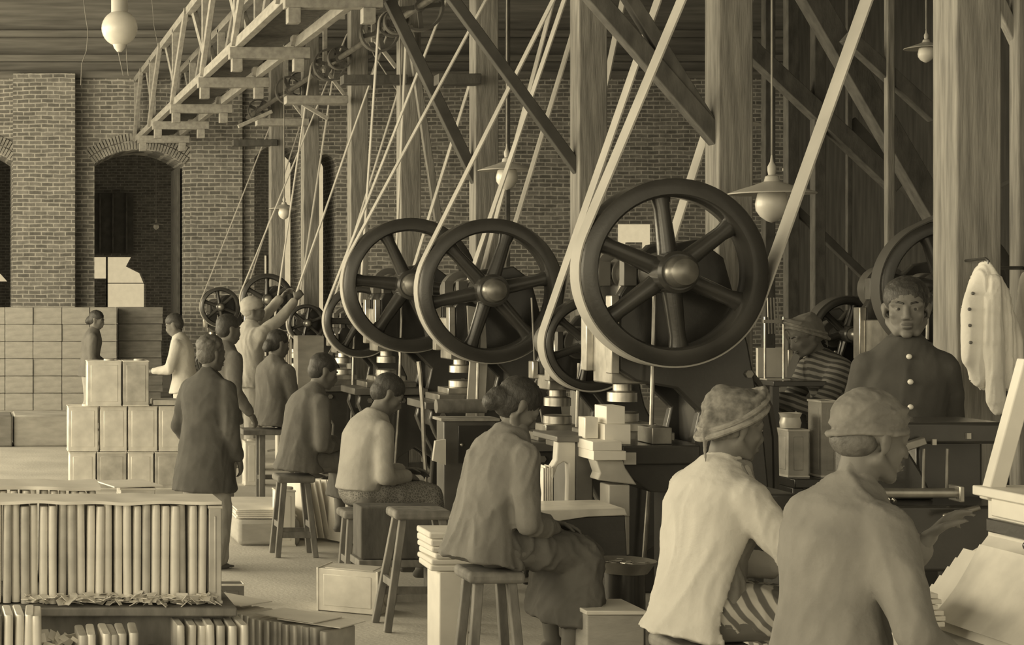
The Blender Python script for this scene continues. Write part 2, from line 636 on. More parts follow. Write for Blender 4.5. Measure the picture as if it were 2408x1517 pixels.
# second row of posts deeper in the hall on the right
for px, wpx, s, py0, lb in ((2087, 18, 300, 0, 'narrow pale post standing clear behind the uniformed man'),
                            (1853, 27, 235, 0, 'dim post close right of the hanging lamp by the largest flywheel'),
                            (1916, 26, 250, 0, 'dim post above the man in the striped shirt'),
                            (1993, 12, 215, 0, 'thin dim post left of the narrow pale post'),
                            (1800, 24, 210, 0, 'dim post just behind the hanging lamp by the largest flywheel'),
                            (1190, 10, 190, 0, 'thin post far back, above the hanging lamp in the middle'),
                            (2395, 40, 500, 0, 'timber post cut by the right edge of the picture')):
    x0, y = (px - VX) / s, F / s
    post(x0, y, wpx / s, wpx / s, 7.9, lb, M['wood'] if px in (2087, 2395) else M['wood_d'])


def brace(p0, p1, wd, label, m=None, dp=None):
    o = MB().bar(p0, p1, (dp or wd) * .75, wd * .75, Vector((0, 1, 0)) if False else None).build('diagonal_brace', m or M['wood_d'], bevel=.006)
    return tag(o, label, 'brace')


for a, b, wd, lb, m in (
        (P(1385, -20, 404), P(1690, 330, 404), .13, 'diagonal brace running down to the post behind the largest flywheel', 'wood_d'),
        (P(1470, -20, 404), P(1712, 365, 404), .10, 'upper diagonal brace above the largest flywheel', 'wood_d'),
        (P(1055, -15, 330.2), P(1378, 425, 330.2), .10, 'dark diagonal brace left of the post between the flywheels', 'dark'),
        (P(915, 0, 272.7), P(1130, 445, 272.7), .12, 'dark diagonal brace behind the thin belts in the middle', 'dark'),
        (P(962, 60, 236), P(1030, 520, 236), .095, 'pale leaning strut crossing behind the second flywheel belts', 'wood'),
        (P(1700, 57, 249.5), P(2110, 440, 249.5), .20, 'broad dim brace sloping across the dark right hand bay', 'wood_d'),
        (P(1990, 85, 298.5), P(2200, 275, 298.5), .14, 'short brace meeting the big weathered post high up', 'wood_d'),
        (P(1898, -20, 290), P(2210, 520, 290), .22, 'steep broad brace behind the narrow pale post', 'wood_d'),
        (P(2335, -20, 496), P(2425, 170, 496), .07, 'pale brace in the top right corner of the hall', 'wood'),
        (P(1858, 480, 234), P(2075, 690, 234), .10, 'low dark brace sloping down behind the striped shirt man', 'dark'),
        (P(1996, 285, 214), P(2160, 470, 214), .16, 'dark brace crossing behind the narrow pale post', 'dark'),
        (P(640, 262, 200), P(560, 298, 200), .06, 'small bracket strut under the lattice girder end', 'wood_girder'),
        (P(712, 245, 205), P(772, 280, 205), .06, 'small strut under the capped post bracket', 'wood_girder')):
    brace(a, b, wd, lb, M[m])
for py, s, px0, px1, pk in ((228, 206, 668, 812, 825), (281, 183, 600, 722, 714), (330, 164, 545, 648, 637), (180, 235, 800, 950, 943), (178, 274, 1020, 1120, 1118)):
    y = F / s - .06
    MB().bb((px0 - VX) / s, (px1 - VX) / s, y - .10, y + .07, EYE - (py - VY) / s - .09, EYE - (py - VY) / s).build('bracket_arm', M['wood_girder'] if py < 300 and py > 200 else M['wood_d'], POSTS[pk], bevel=.006)

# ================================================================== lattice girder at the upper left
gx, zb, zt = 2.75, 4.42, 5.42
nodes = [30.2, 27.6, 24.4, 21.2, 18.6, 15.9, 13.2, 10.5]
for gi, (gxx, lb) in enumerate(((gx, 'near lattice girder of pale timber at the upper left'), (gx + .62, 'rear lattice girder of pale timber behind the near one'))):
    o = root('lattice_girder', (gxx, 24, zb), lb, 'girder')
    MB().bar((gxx, 30.3, zt), (gxx, 10.4, zt), .10, .10).build('top_chord', M['wood_girder'], o, bevel=.005)
    MB().bar((gxx, 30.3, zb), (gxx, 10.4, zb), .08, .10).build('bottom_chord', M['wood_girder'], o, bevel=.005)
    for i, y in enumerate(nodes):
        MB().bar((gxx, y, zb), (gxx, y, zt), .10, .10).build('upright', M['wood_girder'], o, bevel=.004)
    for i in range(len(nodes) - 1):
        y0, y1 = nodes[i], nodes[i + 1]
        ym = (y0 + y1) / 2
        MB().bar((gxx - .05, y0, zb), (gxx - .05, ym, zt), .06, .10).build('diagonal', M['wood_girder'], o, bevel=.004)
        MB().bar((gxx + .05, ym, zt), (gxx + .05, y1, zb), .06, .10).build('diagonal', M['wood_girder'], o, bevel=.004)
near_girder = [x for x in bpy.data.objects if x.name == 'lattice_girder'][0]
for i, y in enumerate((29.0, 26.6, 24.2, 21.2, 18.6, 15.3)):
    jo = MB().bb(gx - .1, gx + .74, y - .06, y + .06, zb - .17, zb - .05).build('cross_joist', M['wood_girder'], near_girder, bevel=.005)
    for xx in (gx - .02, gx + .62):
        MB().bb(xx - .055, xx + .055, y - .07, y + .05, zb - .30, zb - .17).build('end_block', M['wood_girder'], jo, bevel=.005)
tag(MB().bb(gx + .05, gx + .57, 10.4, 30.2, zb + .06, zb + .10).build('walkway_boards', M['wood_d']), 'narrow plank walkway lying between the two lattice girders', 'walkway')

# ================================================================== hanging lamps
def shade_lamp(px, py, s, rpx, top, label, zc=7.9, globe=1.0):
    p = P(px, py, s)
    R = rpx / s
    o = root('pendant_lamp', p, label, 'lamp')
    prof = [(.08 * R, .42 * R), (.15 * R, .38 * R), (.18 * R, .26 * R), (.42 * R, .17 * R), (.75 * R, .07 * R), (R, -.02 * R), (1.01 * R, -.05 * R), (.97 * R, -.04 * R), (.6 * R, .08 * R), (.3 * R, .14 * R), (.02, .16 * R)]
    MB().lathe(prof, p, n=28).build('lamp_shade', M['enamel'], o)
    MB().lathe([(.08 * R, .42 * R), (.10 * R, .52 * R), (.10 * R, .62 * R), (.04 * R, .74 * R), (.02 * R, .9 * R)], p, n=16).build('lamp_neck', M['enamel'], o)
    g = globe * .38 * R
    MB().lathe([(.3 * g, .12 * R), (.85 * g, .05 * R - .2 * g), (g, -.75 * g), (.95 * g, -1.15 * g), (.7 * g, -1.55 * g), (.3 * g, -1.85 * g), (.03 * g, -1.95 * g)], p, n=20).build('globe', M['milk'], o)
    MB().cyl(p + Vector((0, 0, .9 * R)), (p.x, p.y, zc), .006, 6).build('cord', M['rope'], o)
    return o


shade_lamp(1815, 452, 425, 97, 385, 'large enamel lamp hanging just right of the largest flywheel')
shade_lamp(1192, 398, 300, 66, 352, 'enamel lamp hanging above the middle flywheels')
shade_lamp(668, 490, 186, 36, 475, 'small enamel lamp hanging by the far posts above the turbaned man')
shade_lamp(2178, 112, 330, 48, 80, 'lamp partly hidden behind the big weathered post high up')
shade_lamp(367, 528, 120, 17, 520, 'tiny lamp seen through the big brick arch')
shade_lamp(1725, 292, 330, 60, 275, 'dim lamp hanging behind the post of the largest flywheel')
p = P(281, 66, 280)
o = root('arc_lamp', p, 'round glass arc lamp globe hanging at the upper left', 'lamp')
MB().ell(p, (.152, .152, .15), nu=24, nv=16).build('globe', M['milk'], o)
MB().lathe([(.02, -.20), (.045, -.17), (.06, -.13), (.07, -.10)], p, n=16).build('drip_tray', M['milk'], o)
MB().lathe([(.07, .12), (.07, .30), (.06, .36), (.065, .36), (.065, .75), (.02, .80)], p, n=20).build('lamp_housing', M['enamel'], o)
MB().cyl(p + Vector((0, 0, .8)), (p.x, p.y, 7.95), .008, 6).build('suspension_cord', M['rope'], o)
for dx, pts in ((0, [(275, 108), (284, 150), (290, 178)]), (1, [(297, 100), (298, 140), (302, 178)])):
    MB().tube([P(a, b, 280) for a, b in pts], .0035, 6).build('pull_cord', M['rope'], o)
tag(MB().tube([P(a, b, 150) for a, b in ((193, -40), (200, 30), (207, 75), (203, 120), (192, 150), (190, 200))], .007, 6).build('hanging_wire', M['rope']),
    'slack wire hanging down the wall left of the arc lamp', 'wire')
tag(MB().tube([P(a, b, 150) for a, b in ((355, -30), (362, 60), (372, 110))], .005, 6).build('hanging_wire', M['rope']),
    'short wire hanging between the arc lamp and the lattice girder', 'wire')
# ================================================================== line shafts, presses and belts
SX, SZ = 4.78, 4.88
shaft = root('line_shaft', (SX, 16, SZ), 'long overhead drive shaft that the slanting belts climb to', 'shaft')
MB().cyl((SX, 6.5, SZ), (SX, 30.2, SZ), .035, 14).build('shaft_rod', M['steel_d'], shaft)


def pulley_mesh(c, r, wd, n=28, spokes=5, a0=.3):
    mb = MB()
    x, y, z = c
    mb.lathe([(r, -wd / 2), (r * 1.01, 0), (r, wd / 2), (r * .9, wd / 2), (r * .89, 0), (r * .9, -wd / 2)], c, 'y', n, closed=True)
    for k in range(spokes):
        a = a0 + 2 * PI * k / spokes
        d = Vector((math.cos(a), 0, math.sin(a)))
        mb.bar(Vector(c) + d * (.12 * r), Vector(c) + d * (.92 * r), .04, max(.02, .12 * r), Vector((0, 1, 0)))
    mb.cyl((x, y - wd * .6, z), (x, y + wd * .6, z), max(.05, .16 * r), 14)
    return mb


def belt(y, c1, r1, c2, r2, wd, label, t=.009, m='belt'):
    wd *= 1.65
    """Endless flat belt round two wheels whose faces lie in the plane at distance y."""
    a = Vector((c1[0], 0, c1[1]))
    b = Vector((c2[0], 0, c2[1]))
    d = b - a
    L = d.length
    base = math.atan2(d.z, d.x)
    ph = math.acos(max(-1, min(1, (r1 - r2) / L)))
    pts = []
    n1, n2 = 40, 18
    for k in range(n1 + 1):
        an = base + ph + (2 * PI - 2 * ph) * k / n1
        pts.append((a + Vector((math.cos(an), 0, math.sin(an))) * r1, Vector((math.cos(an), 0, math.sin(an)))))
    for k in range(n2 + 1):
        an = base - ph + 2 * ph * k / n2
        pts.append((b + Vector((math.cos(an), 0, math.sin(an))) * r2, Vector((math.cos(an), 0, math.sin(an)))))
    rings = []
    for p, n in pts:
        q = Vector((p.x, y, p.z))
        e = Vector((0, wd / 2, 0))
        rings.append([q + n * .001 - e, q + n * (t + .001) - e, q + n * (t + .001) + e, q + n * .001 + e])
    o = MB().loft(rings, cap=False, closed=True).build('drive_belt', M[m], None, sharp=50)
    return tag(o, label, 'belt')


def flywheel(c, R, wd, a0, parent, ns=6, rim=.19):
    x, y, z = c
    ri = R * (1 - rim)
    prof = [(R, -wd / 2 + .01), (R, wd / 2 - .01), (R - .012, wd / 2), (ri + .012, wd / 2), (ri, wd / 2 - .015), (ri - .004, 0), (ri, -wd / 2 + .015), (ri + .012, -wd / 2), (R - .012, -wd / 2)]
    fw = MB().lathe(prof, c, 'y', 72, closed=True).build('flywheel', M['iron'], parent, sharp=40)
    for k in range(ns):
        a = math.radians(a0 + 360 * k / ns)
        d = Vector((math.cos(a), 0, math.sin(a)))
        t = Vector((-d.z, 0, d.x))
        rings = []
        for u in (0, .2, .5, .8, 1.0):
            rr = R * .12 + (ri - R * .10) * u
            hw = R * (.108 - .028 * u + (.03 if u == 1.0 else 0))
            hd = wd * (.30 - .07 * u)
            q = Vector(c) + d * min(rr, ri + .004)
            rings.append([q + t * (hw * math.cos(2 * PI * j / 14)) + Vector((0, hd * math.sin(2 * PI * j / 14), 0)) for j in range(14)])
        MB().loft(rings).build('spoke', M['iron'], fw)
    h = R * .225
    MB().lathe([(.02, -wd * .8), (h * .85, -wd * .8), (h, -wd * .72), (h, wd * .8), (.02, wd * .8)], c, 'y', 28).build('hub', M['iron'], fw)
    MB().lathe([(.005, -wd * 1.38), (h * .35, -wd * 1.36), (h * .62, -wd * 1.25), (h * .74, -wd * 1.08), (h * .76, -wd * .78)], c, 'y', 28).build('hub_cap', M['steel_d'], fw)
    return fw


def power_press(c, R, a0, label, bed=.98, wd=.11, k=1.0, pale=False, die=True, belt_w=None):
    """Open-back power press: C-shaped twin cheeks, crankshaft across, ram over a bed, flywheel on the near end."""
    cx, yw, cz = c
    fr = M['iron']
    o = root('power_press', (cx + .15, yw + .45, 0), label, 'press')
    y0, y1 = yw + .20 * k, yw + .66 * k
    th = .07 * k
    B = bed
    bk = lambda x: cx + x * k
    out = [(-.30, 0), (-.17, 0), (-.13, .20), (-.03, B * .44), (.10, B * .53), (.24, B * .44), (.38, .20), (.43, 0), (.62, 0), (.60, .2), (.61, B * .8),
           (.58, B + .12), (.50, cz - .38), (.42, cz - .1), (.37, cz + .08), (.24, cz + .18), (.12, cz + .16), (0, cz + .04), (-.14, cz - .04), (-.19, cz - .12), (-.19, B + .42), (-.10, B + .36),
           (.12, B + .32), (.24, B + .20), (.20, B + .03), (.14, B - .02), (-.36, B - .02), (-.38, B - .10), (-.34, B - .20), (-.25, B * .62)]
    poly = [(bk(x), z) for x, z in out]
    for nm, ya in (('near_cheek', y0), ('far_cheek', y1 - th)):
        MB().prism(poly, ya, ya + th).build('frame_cheek', fr, o, bevel=.012)
    w_ = MB().bb(bk(.28), bk(.40), y0 + th - .01, y1 - th + .01, B * .6, cz - .15)
    w_.bb(bk(-.10), bk(.2), y0 + th - .01, y1 - th + .01, cz - .28, cz - .06)
    w_.bb(bk(-.32), bk(.3), y0 + th - .01, y1 - th + .01, B - .16, B - .03)
    w_.build('frame_web', fr, o, bevel=.01)
    MB().bb(bk(-.42), bk(.20), y0 - .05, y1 + .05, B - .02, B + .035).build('bed_plate', M['iron_grey'], o, bevel=.006)
    MB().bb(bk(-.30), bk(.12), y0 + .03, y1 - .03, B + .035, B + .085).build('bolster', M['steel_d'], o, bevel=.005)
    if die:
        dm = MB().bb(bk(-.22), bk(.04), y0 + .08, y1 - .08, B + .085, B + .13)
        dm.lathe([(.085, 0), (.085, .05), (.07, .055), (.02, .055)], (bk(-.09), (y0 + y1) / 2, B + .13), 'z', 24)
        dm.build('lower_die', M['steel'], o, bevel=.004)
        um = MB().lathe([(.02, 0), (.08, 0), (.08, .05), (.05, .06), (.05, .12)], (bk(-.09), (y0 + y1) / 2, B + .24), 'z', 24)
        um.build('upper_die', M['steel'], o)
    ram = MB().bb(bk(-.20), bk(.02), y0 + th + .015, y1 - th - .015, B + .34, cz - .20).build('ram', M['steel'], o, bevel=.008)
    for yy in (y0 + th * .5, y1 - th * .5):
        MB().bb(bk(-.235), bk(-.19), yy - .045, yy + .045, B + .40, cz - .12).build('guide_rail', M['steel'], o, bevel=.006)
    MB().cone((bk(-.09), (y0 + y1) / 2, cz - .22), (bk(0), (y0 + y1) / 2, cz - .02), .06, .095, 18).build('connecting_rod', M['steel_d'], o)
    sh = MB().cyl((cx, yw - .02, cz), (cx, y1 + .16, cz), .055 * k, 20)
    sh.cyl((cx + .01, y0 + th, cz), (cx + .01, y1 - th, cz), .085 * k, 20)
    sh.build('crankshaft', M['steel_d'], o)
    for yy in (y0 - .015, y1 - th - .015):
        cp = MB().lathe([(.02, 0), (.095, 0), (.10, .02), (.10, th + .01), (.095, th + .03), (.02, th + .03)], (cx, yy, cz), 'y', 24)
        cp.bb(cx - .17 * k, cx - .10, yy, yy + th, cz - .07, cz + .07)
        cp.build('bearing_cap', M['iron_grey'], o, bevel=.004)
    cl = MB().cyl((cx, y1 + .03, cz), (cx, y1 + .13, cz), .15 * k, 24)
    cl.bar((cx - .02, y1 + .08, cz - .1), (cx - .16, y1 + .08, cz - .36), .03, .04)
    cl.build('clutch_collar', M['iron_grey'], o)
    tr = MB().tube([(bk(-.02), y0 - .05, cz - .12), (bk(-.04), y0 - .07, B + .3), (bk(-.05), y0 - .07, B - .1), (bk(-.10), y0 - .06, .12)], .012, 8)
    tr.bar((bk(-.55), y0 + .10, .05), (bk(.1), y0 - .06, .13), .06, .02)
    tr.build('treadle_rod', M['steel_d'], o)
    bo = MB()
    for x, z in ((.5, B + .1), (.5, B + .4), (.48, cz - .2), (-.28, B - .07), (0.0, B - .07), (.3, .45 * B + .15)):
        bo.cyl((bk(x), y0 - .016, z), (bk(x), y0 + .01, z), .022, 6)
    bo.build('bolts', M['steel_d'], o)
    flywheel((cx, yw, cz), R, wd * 1.35, a0, o)
    return o


BW = .085
# big press nearest the big lamp and its partner behind
A = (3.63, 9.33, 1.92)
press_a = power_press(A, .487, 97, 'nearest big press carrying the largest flywheel', wd=.125)
D = (3.65, 10.62, 1.51)
press_d = power_press(D, .275, 80, 'smaller press half hidden left behind the largest flywheel', bed=.88, wd=.09, k=.8)
Bc = (3.72, 12.92, 1.83)
press_b = power_press(Bc, .52, 72, 'press with the middle flywheel, behind the seated woman with the bun', wd=.12)
MB().prism([(3.60, .87), (3.735, .87), (3.76, 1.30), (3.74, 1.70), (3.61, 1.72), (3.63, 1.3)], 13.085, 13.11).build('gap_light_plate', M['iron_pale'], press_b, bevel=.003)  # added plate, its pale colour stands in for light through the press
Cc = (3.60, 14.8, 1.88)
press_c = power_press(Cc, .553, 115, 'press whose flywheel is half covered by the middle flywheel', wd=.12)
Ec = (3.62, 16.8, 1.55)
press_e = power_press(Ec, .335, 60, 'small press low left behind the second flywheel from the left', bed=.9, wd=.09, k=.85)
Hc = (3.66, 19.7, 1.48)
press_h = power_press(Hc, .21, 20, 'distant small press beside the raised hands of the turbaned man', bed=.85, wd=.08, k=.7)
Fc = (3.60, 22.0, 1.73)
press_f = power_press(Fc, .325, 90, 'distant press with a wheel right behind the turbaned head', bed=.9, wd=.09, k=.85)
Gc = (3.60, 26.2, 1.61)
press_g = power_press(Gc, .29, 40, 'farthest press with a wheel in front of the brick wall', bed=.9, wd=.09, k=.8)
# the matching row on the far right
Rc = (6.0, 11.05, 1.84)
press_r = power_press(Rc, .42, 50, 'press with a big wheel hidden behind the big weathered post', wd=.10)
Qc = (6.0, 12.3, 1.53)
press_q = power_press(Qc, .255, 75, 'small wheeled press left behind the uniformed man', bed=.88, wd=.10, k=.8)


def drive(pc, R, pr, wd, label, shift=0.0, sz=0.0):
    c = (SX + shift, pc[1], SZ + sz)
    pulley_mesh(c, pr, wd * 1.25, a0=pc[1]).build('shaft_pulley', M['iron'], shaft)
    return belt(pc[1], (pc[0], pc[2]), R, (c[0], c[2]), pr, wd, label)


drive(A, .487, .40, .085, 'wide belt wrapped round the largest flywheel')
drive(D, .275, .235, .075, 'belt of the smaller press, merging behind the largest flywheel belt')
drive(Bc, .52, .10, .07, 'belt wrapped round the middle flywheel')
drive(Cc, .553, .17, .065, 'belt wrapped round the second flywheel from the left')
drive(Ec, .335, .20, .06, 'belt round the small wheel low behind the second flywheel')
drive(Hc, .21, .14, .05, 'thin belt rising from the distant small press')
drive(Fc, .325, .22, .05, 'thin belt rising from the wheel behind the turbaned head')
drive(Gc, .29, .18, .045, 'thinnest belt rising from the farthest press')
# the right hand row is driven from a second shaft
shaft2 = root('line_shaft', (7.75, 12, 2.95), 'short drive shaft hung in the dark bay beyond the hanging white jacket', 'shaft')
MB().cyl((7.75, 10.75, 2.95), (7.75, 11.5, 2.95), .035, 14).build('shaft_rod', M['steel_d'], shaft2)
MB().bb(7.68, 7.82, 11.3, 11.42, 2.88, 7.95).build('ceiling_hanger', M['wood_d'], shaft2)
pulley_mesh((7.75, Rc[1], 2.95), .16, .1).build('shaft_pulley', M['iron'], shaft2)
belt(Rc[1], (Rc[0], Rc[2]), .42, (7.75, 2.95), .16, .07, 'belt on the wheel hidden behind the big weathered post', m='belt_d')
fp = root('floor_pulley', (5.55, Qc[1], 0), 'low pulley block on the floor taking the dark low belt', 'pulley')
pulley_mesh((5.55, Qc[1], .72), .12, .12).build('pulley_wheel', M['iron'], fp)
MB().bb(5.50, 5.60, Qc[1] + .10, Qc[1] + .2, 0, .80).bb(5.40, 5.70, Qc[1] + .05, Qc[1] + .3, 0, .06).build('stand', M['iron'], fp, bevel=.008)
belt(Qc[1], (Qc[0], Qc[2]), .255, (5.55, .72), .12, .07, 'dark low belt on the small wheel left of the uniformed man', m='belt_d')
# narrow belt seen through the middle flywheel
y = 13.42
pulley_mesh((SX, y, SZ), .03, .07, spokes=0).build('shaft_pulley', M['iron'], shaft)
belt(y, (3.80, 1.83), .10, (SX, SZ), .045, .065, 'single looking belt crossing behind the middle flywheel')
# counter shaft with hanging pulleys at the upper middle
s2f = root('counter_shaft', (4.05, 18, 4.42), 'counter shaft with crescent rimmed pulleys hanging at the upper middle', 'shaft')
MB().cyl((4.05, 13.5, 4.42), (4.05, 26.5, 4.42), .03, 12).build('shaft_rod', M['steel_d'], s2f)
for px, py, s, r in ((760, 168, 206, 38), (792, 172, 212, 28), (690, 235, 183, 34), (598, 285, 165, 26), (905, 70, 235, 46), (935, 62, 245, 30), (985, 0, 258, 58)):
    q = P(px, py, s)
    pulley_mesh((4.05, q.y, 4.42), r / s, .09, spokes=4, a0=px).build('hanging_pulley', M['iron_grey'], s2f)
for px, py, s in ((729, 200, 206), (650, 265, 183), (860, 115, 235)):
    y = F / s + .25
    hb = MB().bar((4.05, y, 4.36), (4.05, y, 5.0), .05, .05)
    hb.bar((4.05, y, 5.0), (4.28, y, 5.0), .05, .05)
    hb.bar((4.05, y, 4.40), (4.28, y, 4.10), .04, .04)
    hb.build('hanger', M['wood_girder'], s2f, bevel=.004)
for (c, r1, yy, lb) in (((3.9, 1.75), .16, 17.3, 'thin belt leaving the counter shaft above the crossing belts'),
                        ((3.62, 1.5), .12, 20.8, 'thin belt from the hanging pulleys down beside the turbaned man')):
    pulley_mesh((4.05, yy, 4.42), .13, .06).build('hanging_pulley', M['iron_grey'], s2f)
    belt(yy, c, r1, (4.05, 4.42), .13, .045, lb)
for a, b, c_, s, lb in (((940, -10), (941, 130), (943, 270), 240, 'cord hanging straight down among the upper belts'),
                        ((850, 60), (880, 130), (945, 230), 215, 'slack cord looping from the hanging pulleys')):
    tag(MB().tube([P(*a, s), P(*b, s), P(*c_, s)], .008, 6).build('hanging_rope', M['rope']), lb, 'cord')

# ------------------------------------------------------------------ bench press in the right foreground
s = 640
o = root('bench_press', P(2190, 1500, s) * 1, 'dark low bench press beyond the outstretched hand', 'press')
o.location.z = 0
o['_o'] = tuple(o.location)
X = lambda px: (px - VX) / s
Z = lambda py: EYE - (py - VY) / s
Y = F / s
MB().bb(X(2062), X(2420), Y, Y + .55, Z(1345), Z(1190)).build('bed', M['iron'], o, bevel=.012)
MB().cyl((X(2060), Y - .02, Z(1158)), (X(2240), Y - .02, Z(1158)), .018, 18).build('roller', M['steel'], o)
rb = MB().bb(X(2240), X(2252), Y - .05, Y + .03, Z(1178), Z(1140)).build('roller_bearing', M['steel'], o, bevel=.004)
MB().cyl((X(2215), Y - .05, Z(1208)), (X(2290), Y - .03, Z(1192)), .011, 14).build('bright_spindle', M['steel'], o)
MB().ell((X(2207), Y - .05, Z(1210)), .012).build('spindle_knob', M['steel'], o)
hd = MB().bar((X(2057), Y + .05, Z(1128)), (X(2094), Y + .05, Z(1100)), .02, .016)
hd.build('short_lever', M['steel_d'], o, bevel=.003)
MB().bar((X(2155), Y + .12, Z(1062)), (X(2215), Y + .12, Z(1042)), .03, .03).build('long_lever', M['steel_d'], o, bevel=.004)
hp = MB().prism([(X(2060), Z(1190)), (X(2262), Z(1190)), (X(2230), Z(1120)), (X(2160), Z(1010)), (X(2130), Z(995)), (X(2060), Z(1010))], Y + .18, Y + .32)
hp.bb(X(2150), X(2420), Y + .14, Y + .46, Z(1052), Z(1000))
hp.bb(X(2258), X(2420), Y + .30, Y + .48, Z(1200), Z(1040))
hp.build('head', M['iron'], o, bevel=.012)
for px, py in ((2242, 1047), (2325, 1032)):
    MB().box((X(px), Y + .135, Z(py)), (.016, .012, .022)).build('bolt', M['steel'], o)
for px in (2212, 2268):
    MB().cyl((X(px), Y + .12, Z(1168)), (X(px + 2), Y + .12, Z(1062)), .006, 8).build('guide_rod', M['steel_d'], o)
sc = MB()
for k in range(7):
    q = Vector((X(2080 + k * 6), Y + .03 + .01 * (k % 3), Z(1190) + .012))
    sc.cyl(q, q + Vector((random.uniform(-.02, .02), random.uniform(-.02, .02), .008)), .007, 8)
tag(sc.build('metal_scraps', M['steel']), 'small heap of bright metal scraps on the dark bench press', 'scrap', kind='stuff')
for px in (2080, 2400):
    MB().bb(X(px) - .04, X(px) + .04, Y + .05, Y + .5, 0, Z(1345)).build('leg', M['iron'], o, bevel=.01)

# ------------------------------------------------------------------ pale arched stand and bench work beside the nearest press
s = 470
X = lambda px: (px - VX) / s
Z = lambda py: EYE - (py - VY) / s
Y = F / s
o = root('arched_stand', ((X(1330)), Y + .1, 0), 'pale cast stand with a tall arched opening, left of the nearest press', 'stand')
pl = [(X(1288), 0), (X(1296), 0), (X(1297), Z(1200)), (X(1300), Z(1130)), (X(1312), Z(1095)), (X(1326), Z(1086)), (X(1338), Z(1090)), (X(1339), Z(1130)),
      (X(1337), Z(1200)), (X(1336), 0), (X(1352), 0), (X(1354), Z(1100)), (X(1354), Z(1040)), (X(1312), Z(1035)), (X(1309), Z(1082)), (X(1292), Z(1110))]
MB().prism(pl, Y, Y + .07).build('arched_leg', M['iron_pale'], o, bevel=.006)
MB().bb(X(1354), X(1398), Y + .01, Y + .35, 0, Z(1040)).build('stand_body', M['iron_grey'], o, bevel=.01)
MB().bb(X(1308), X(1400), Y - .01, Y + .38, Z(1040), Z(1026)).build('stand_top', M['iron_grey'], o, bevel=.005)
mb = MB()
for k in range(5):
    mb.bb(X(1268 + 5 * k), X(1271 + 5 * k), Y - .06, Y + .02, Z(1195), Z(1098 - 5 * (k % 2)))
o = tag(mb.build('file_of_tin_strips', M['tin'], bevel=.001), 'upright bundle of narrow tin strips left of the pale arched stand', 'tin strips')
# bench with stacked blanks before the nearest press
s = 478
X = lambda px: (px - VX) / s
Z = lambda py: EYE - (py - VY) / s
Y = F / s
o = root('press_table', (X(1520), Y + .2, 0), 'heavy dark feed table in front of the nearest press', 'table')
MB().bb(X(1462), X(1648), Y, Y + .42, Z(1092), Z(1048)).build('table_top', M['iron'], o, bevel=.008)
MB().prism([(X(1462), Z(1090)), (X(1640), Z(1090)), (X(1640), Z(1160)), (X(1540), Z(1160)), (X(1490), Z(1128))], Y + .03, Y + .38).build('apron', M['iron'], o, bevel=.008)
MB().bb(X(1600), X(1640), Y + .05, Y + .35, 0, Z(1160)).build('pedestal', M['iron'], o, bevel=.01)
MB().prism([(X(1398), Z(1082)), (X(1462), Z(1082)), (X(1468), Z(1100)), (X(1495), Z(1140)), (X(1402), Z(1128)), (X(1408), Z(1112))], Y - .02, Y + .1).build('cast_bracket', M['iron_pale'], o, bevel=.006)
MB().bb(X(1430), X(1480), Y - .01, Y + .12, Z(1215), Z(1140)).build('pale_leg', M['iron_pale'], o, bevel=.006)
MB().bb(X(1470), X(1481), Y + .0, Y + .05, Z(1305), Z(1214)).build('pale_leg', M['iron_pale'], o, bevel=.006)
MB().bb(X(1465), X(1494), Y - .012, Y, Z(1092), Z(1064)).build('name_plate', M['iron_pale'], o)
rows = ((1386, 1462, 1080, 1058, 'bottom'), (1384, 1452, 1058, 1036, 'top'))
for a, b, c, d, nm in rows:
    tag(MB().bb(X(a), X(b), Y - .06, Y + .26, Z(c), Z(d) - .001).build('tin_blank_stack', M['tin_w'], bevel=.002), '%s pale stack of tin blanks on the end of the dark feed table' % nm, 'tin blanks')
tag(MB().bb(X(1430), X(1492), Y + .05, Y + .28, Z(1048) + .001, Z(1000)).build('tin_blank_stack', M['tin_w'], bevel=.002), 'white stack of blanks standing under the ram of the nearest press', 'tin blanks')
tag(MB().bb(X(1438), X(1482), Y + .07, Y + .24, Z(1000) + .001, Z(958)).build('tin_blank_stack', M['tin_w'], bevel=.002), 'small white block on top of the blanks under the ram', 'tin blanks')
tag(MB().bb(X(1392), X(1424), Y + .10, Y + .2, Z(1036) + .001, Z(985)).build('tin_cup', M['tin'], bevel=.004), 'small bright tin cup left of the white blanks', 'cup')
tag(MB().bb(X(1545), X(1592), Y + .06, Y + .26, Z(1048) + .001, Z(1008)).build('die_block', M['steel_d'], bevel=.004), 'dull steel die block on the dark feed table', 'die')
# sheet tray in front of the table, and the bowl below it
s = 500
X = lambda px: (px - VX) / s
Z = lambda py: EYE - (py - VY) / s
Y = F / s
o = root('catch_tray', (X(1370), Y + .2, 0), 'catch tray with a pale rim right of the seated woman with the bun', 'tray')
MB().prism([(X(1256), Z(1215)), (X(1270), Z(1200)), (X(1470), Z(1196)), (X(1476), Z(1212)), (X(1380), Z(1216)), (X(1300), Z(1228))], Y, Y + .36).build('tray_rim', M['tin'], o, bevel=.004)
MB().prism([(X(1300), Z(1228)), (X(1380), Z(1216)), (X(1472), Z(1212)), (X(1478), Z(1330)), (X(1420), Z(1350)), (X(1330), Z(1320)), (X(1290), Z(1260))], Y + .01, Y + .34).build('tray_belly', M['iron'], o, bevel=.006)
for px in (1340, 1450):
    MB().bb(X(px), X(px) + .05, Y + .1, Y + .2, 0, Z(1325)).build('leg', M['iron'], o, bevel=.006)
s = 520
q = P(1468, 1330, s)
o = root('scrap_bowl', (q.x, q.y, 0), 'shallow bowl of bright trimmings on a dark stand behind the white jacketed man', 'bowl')
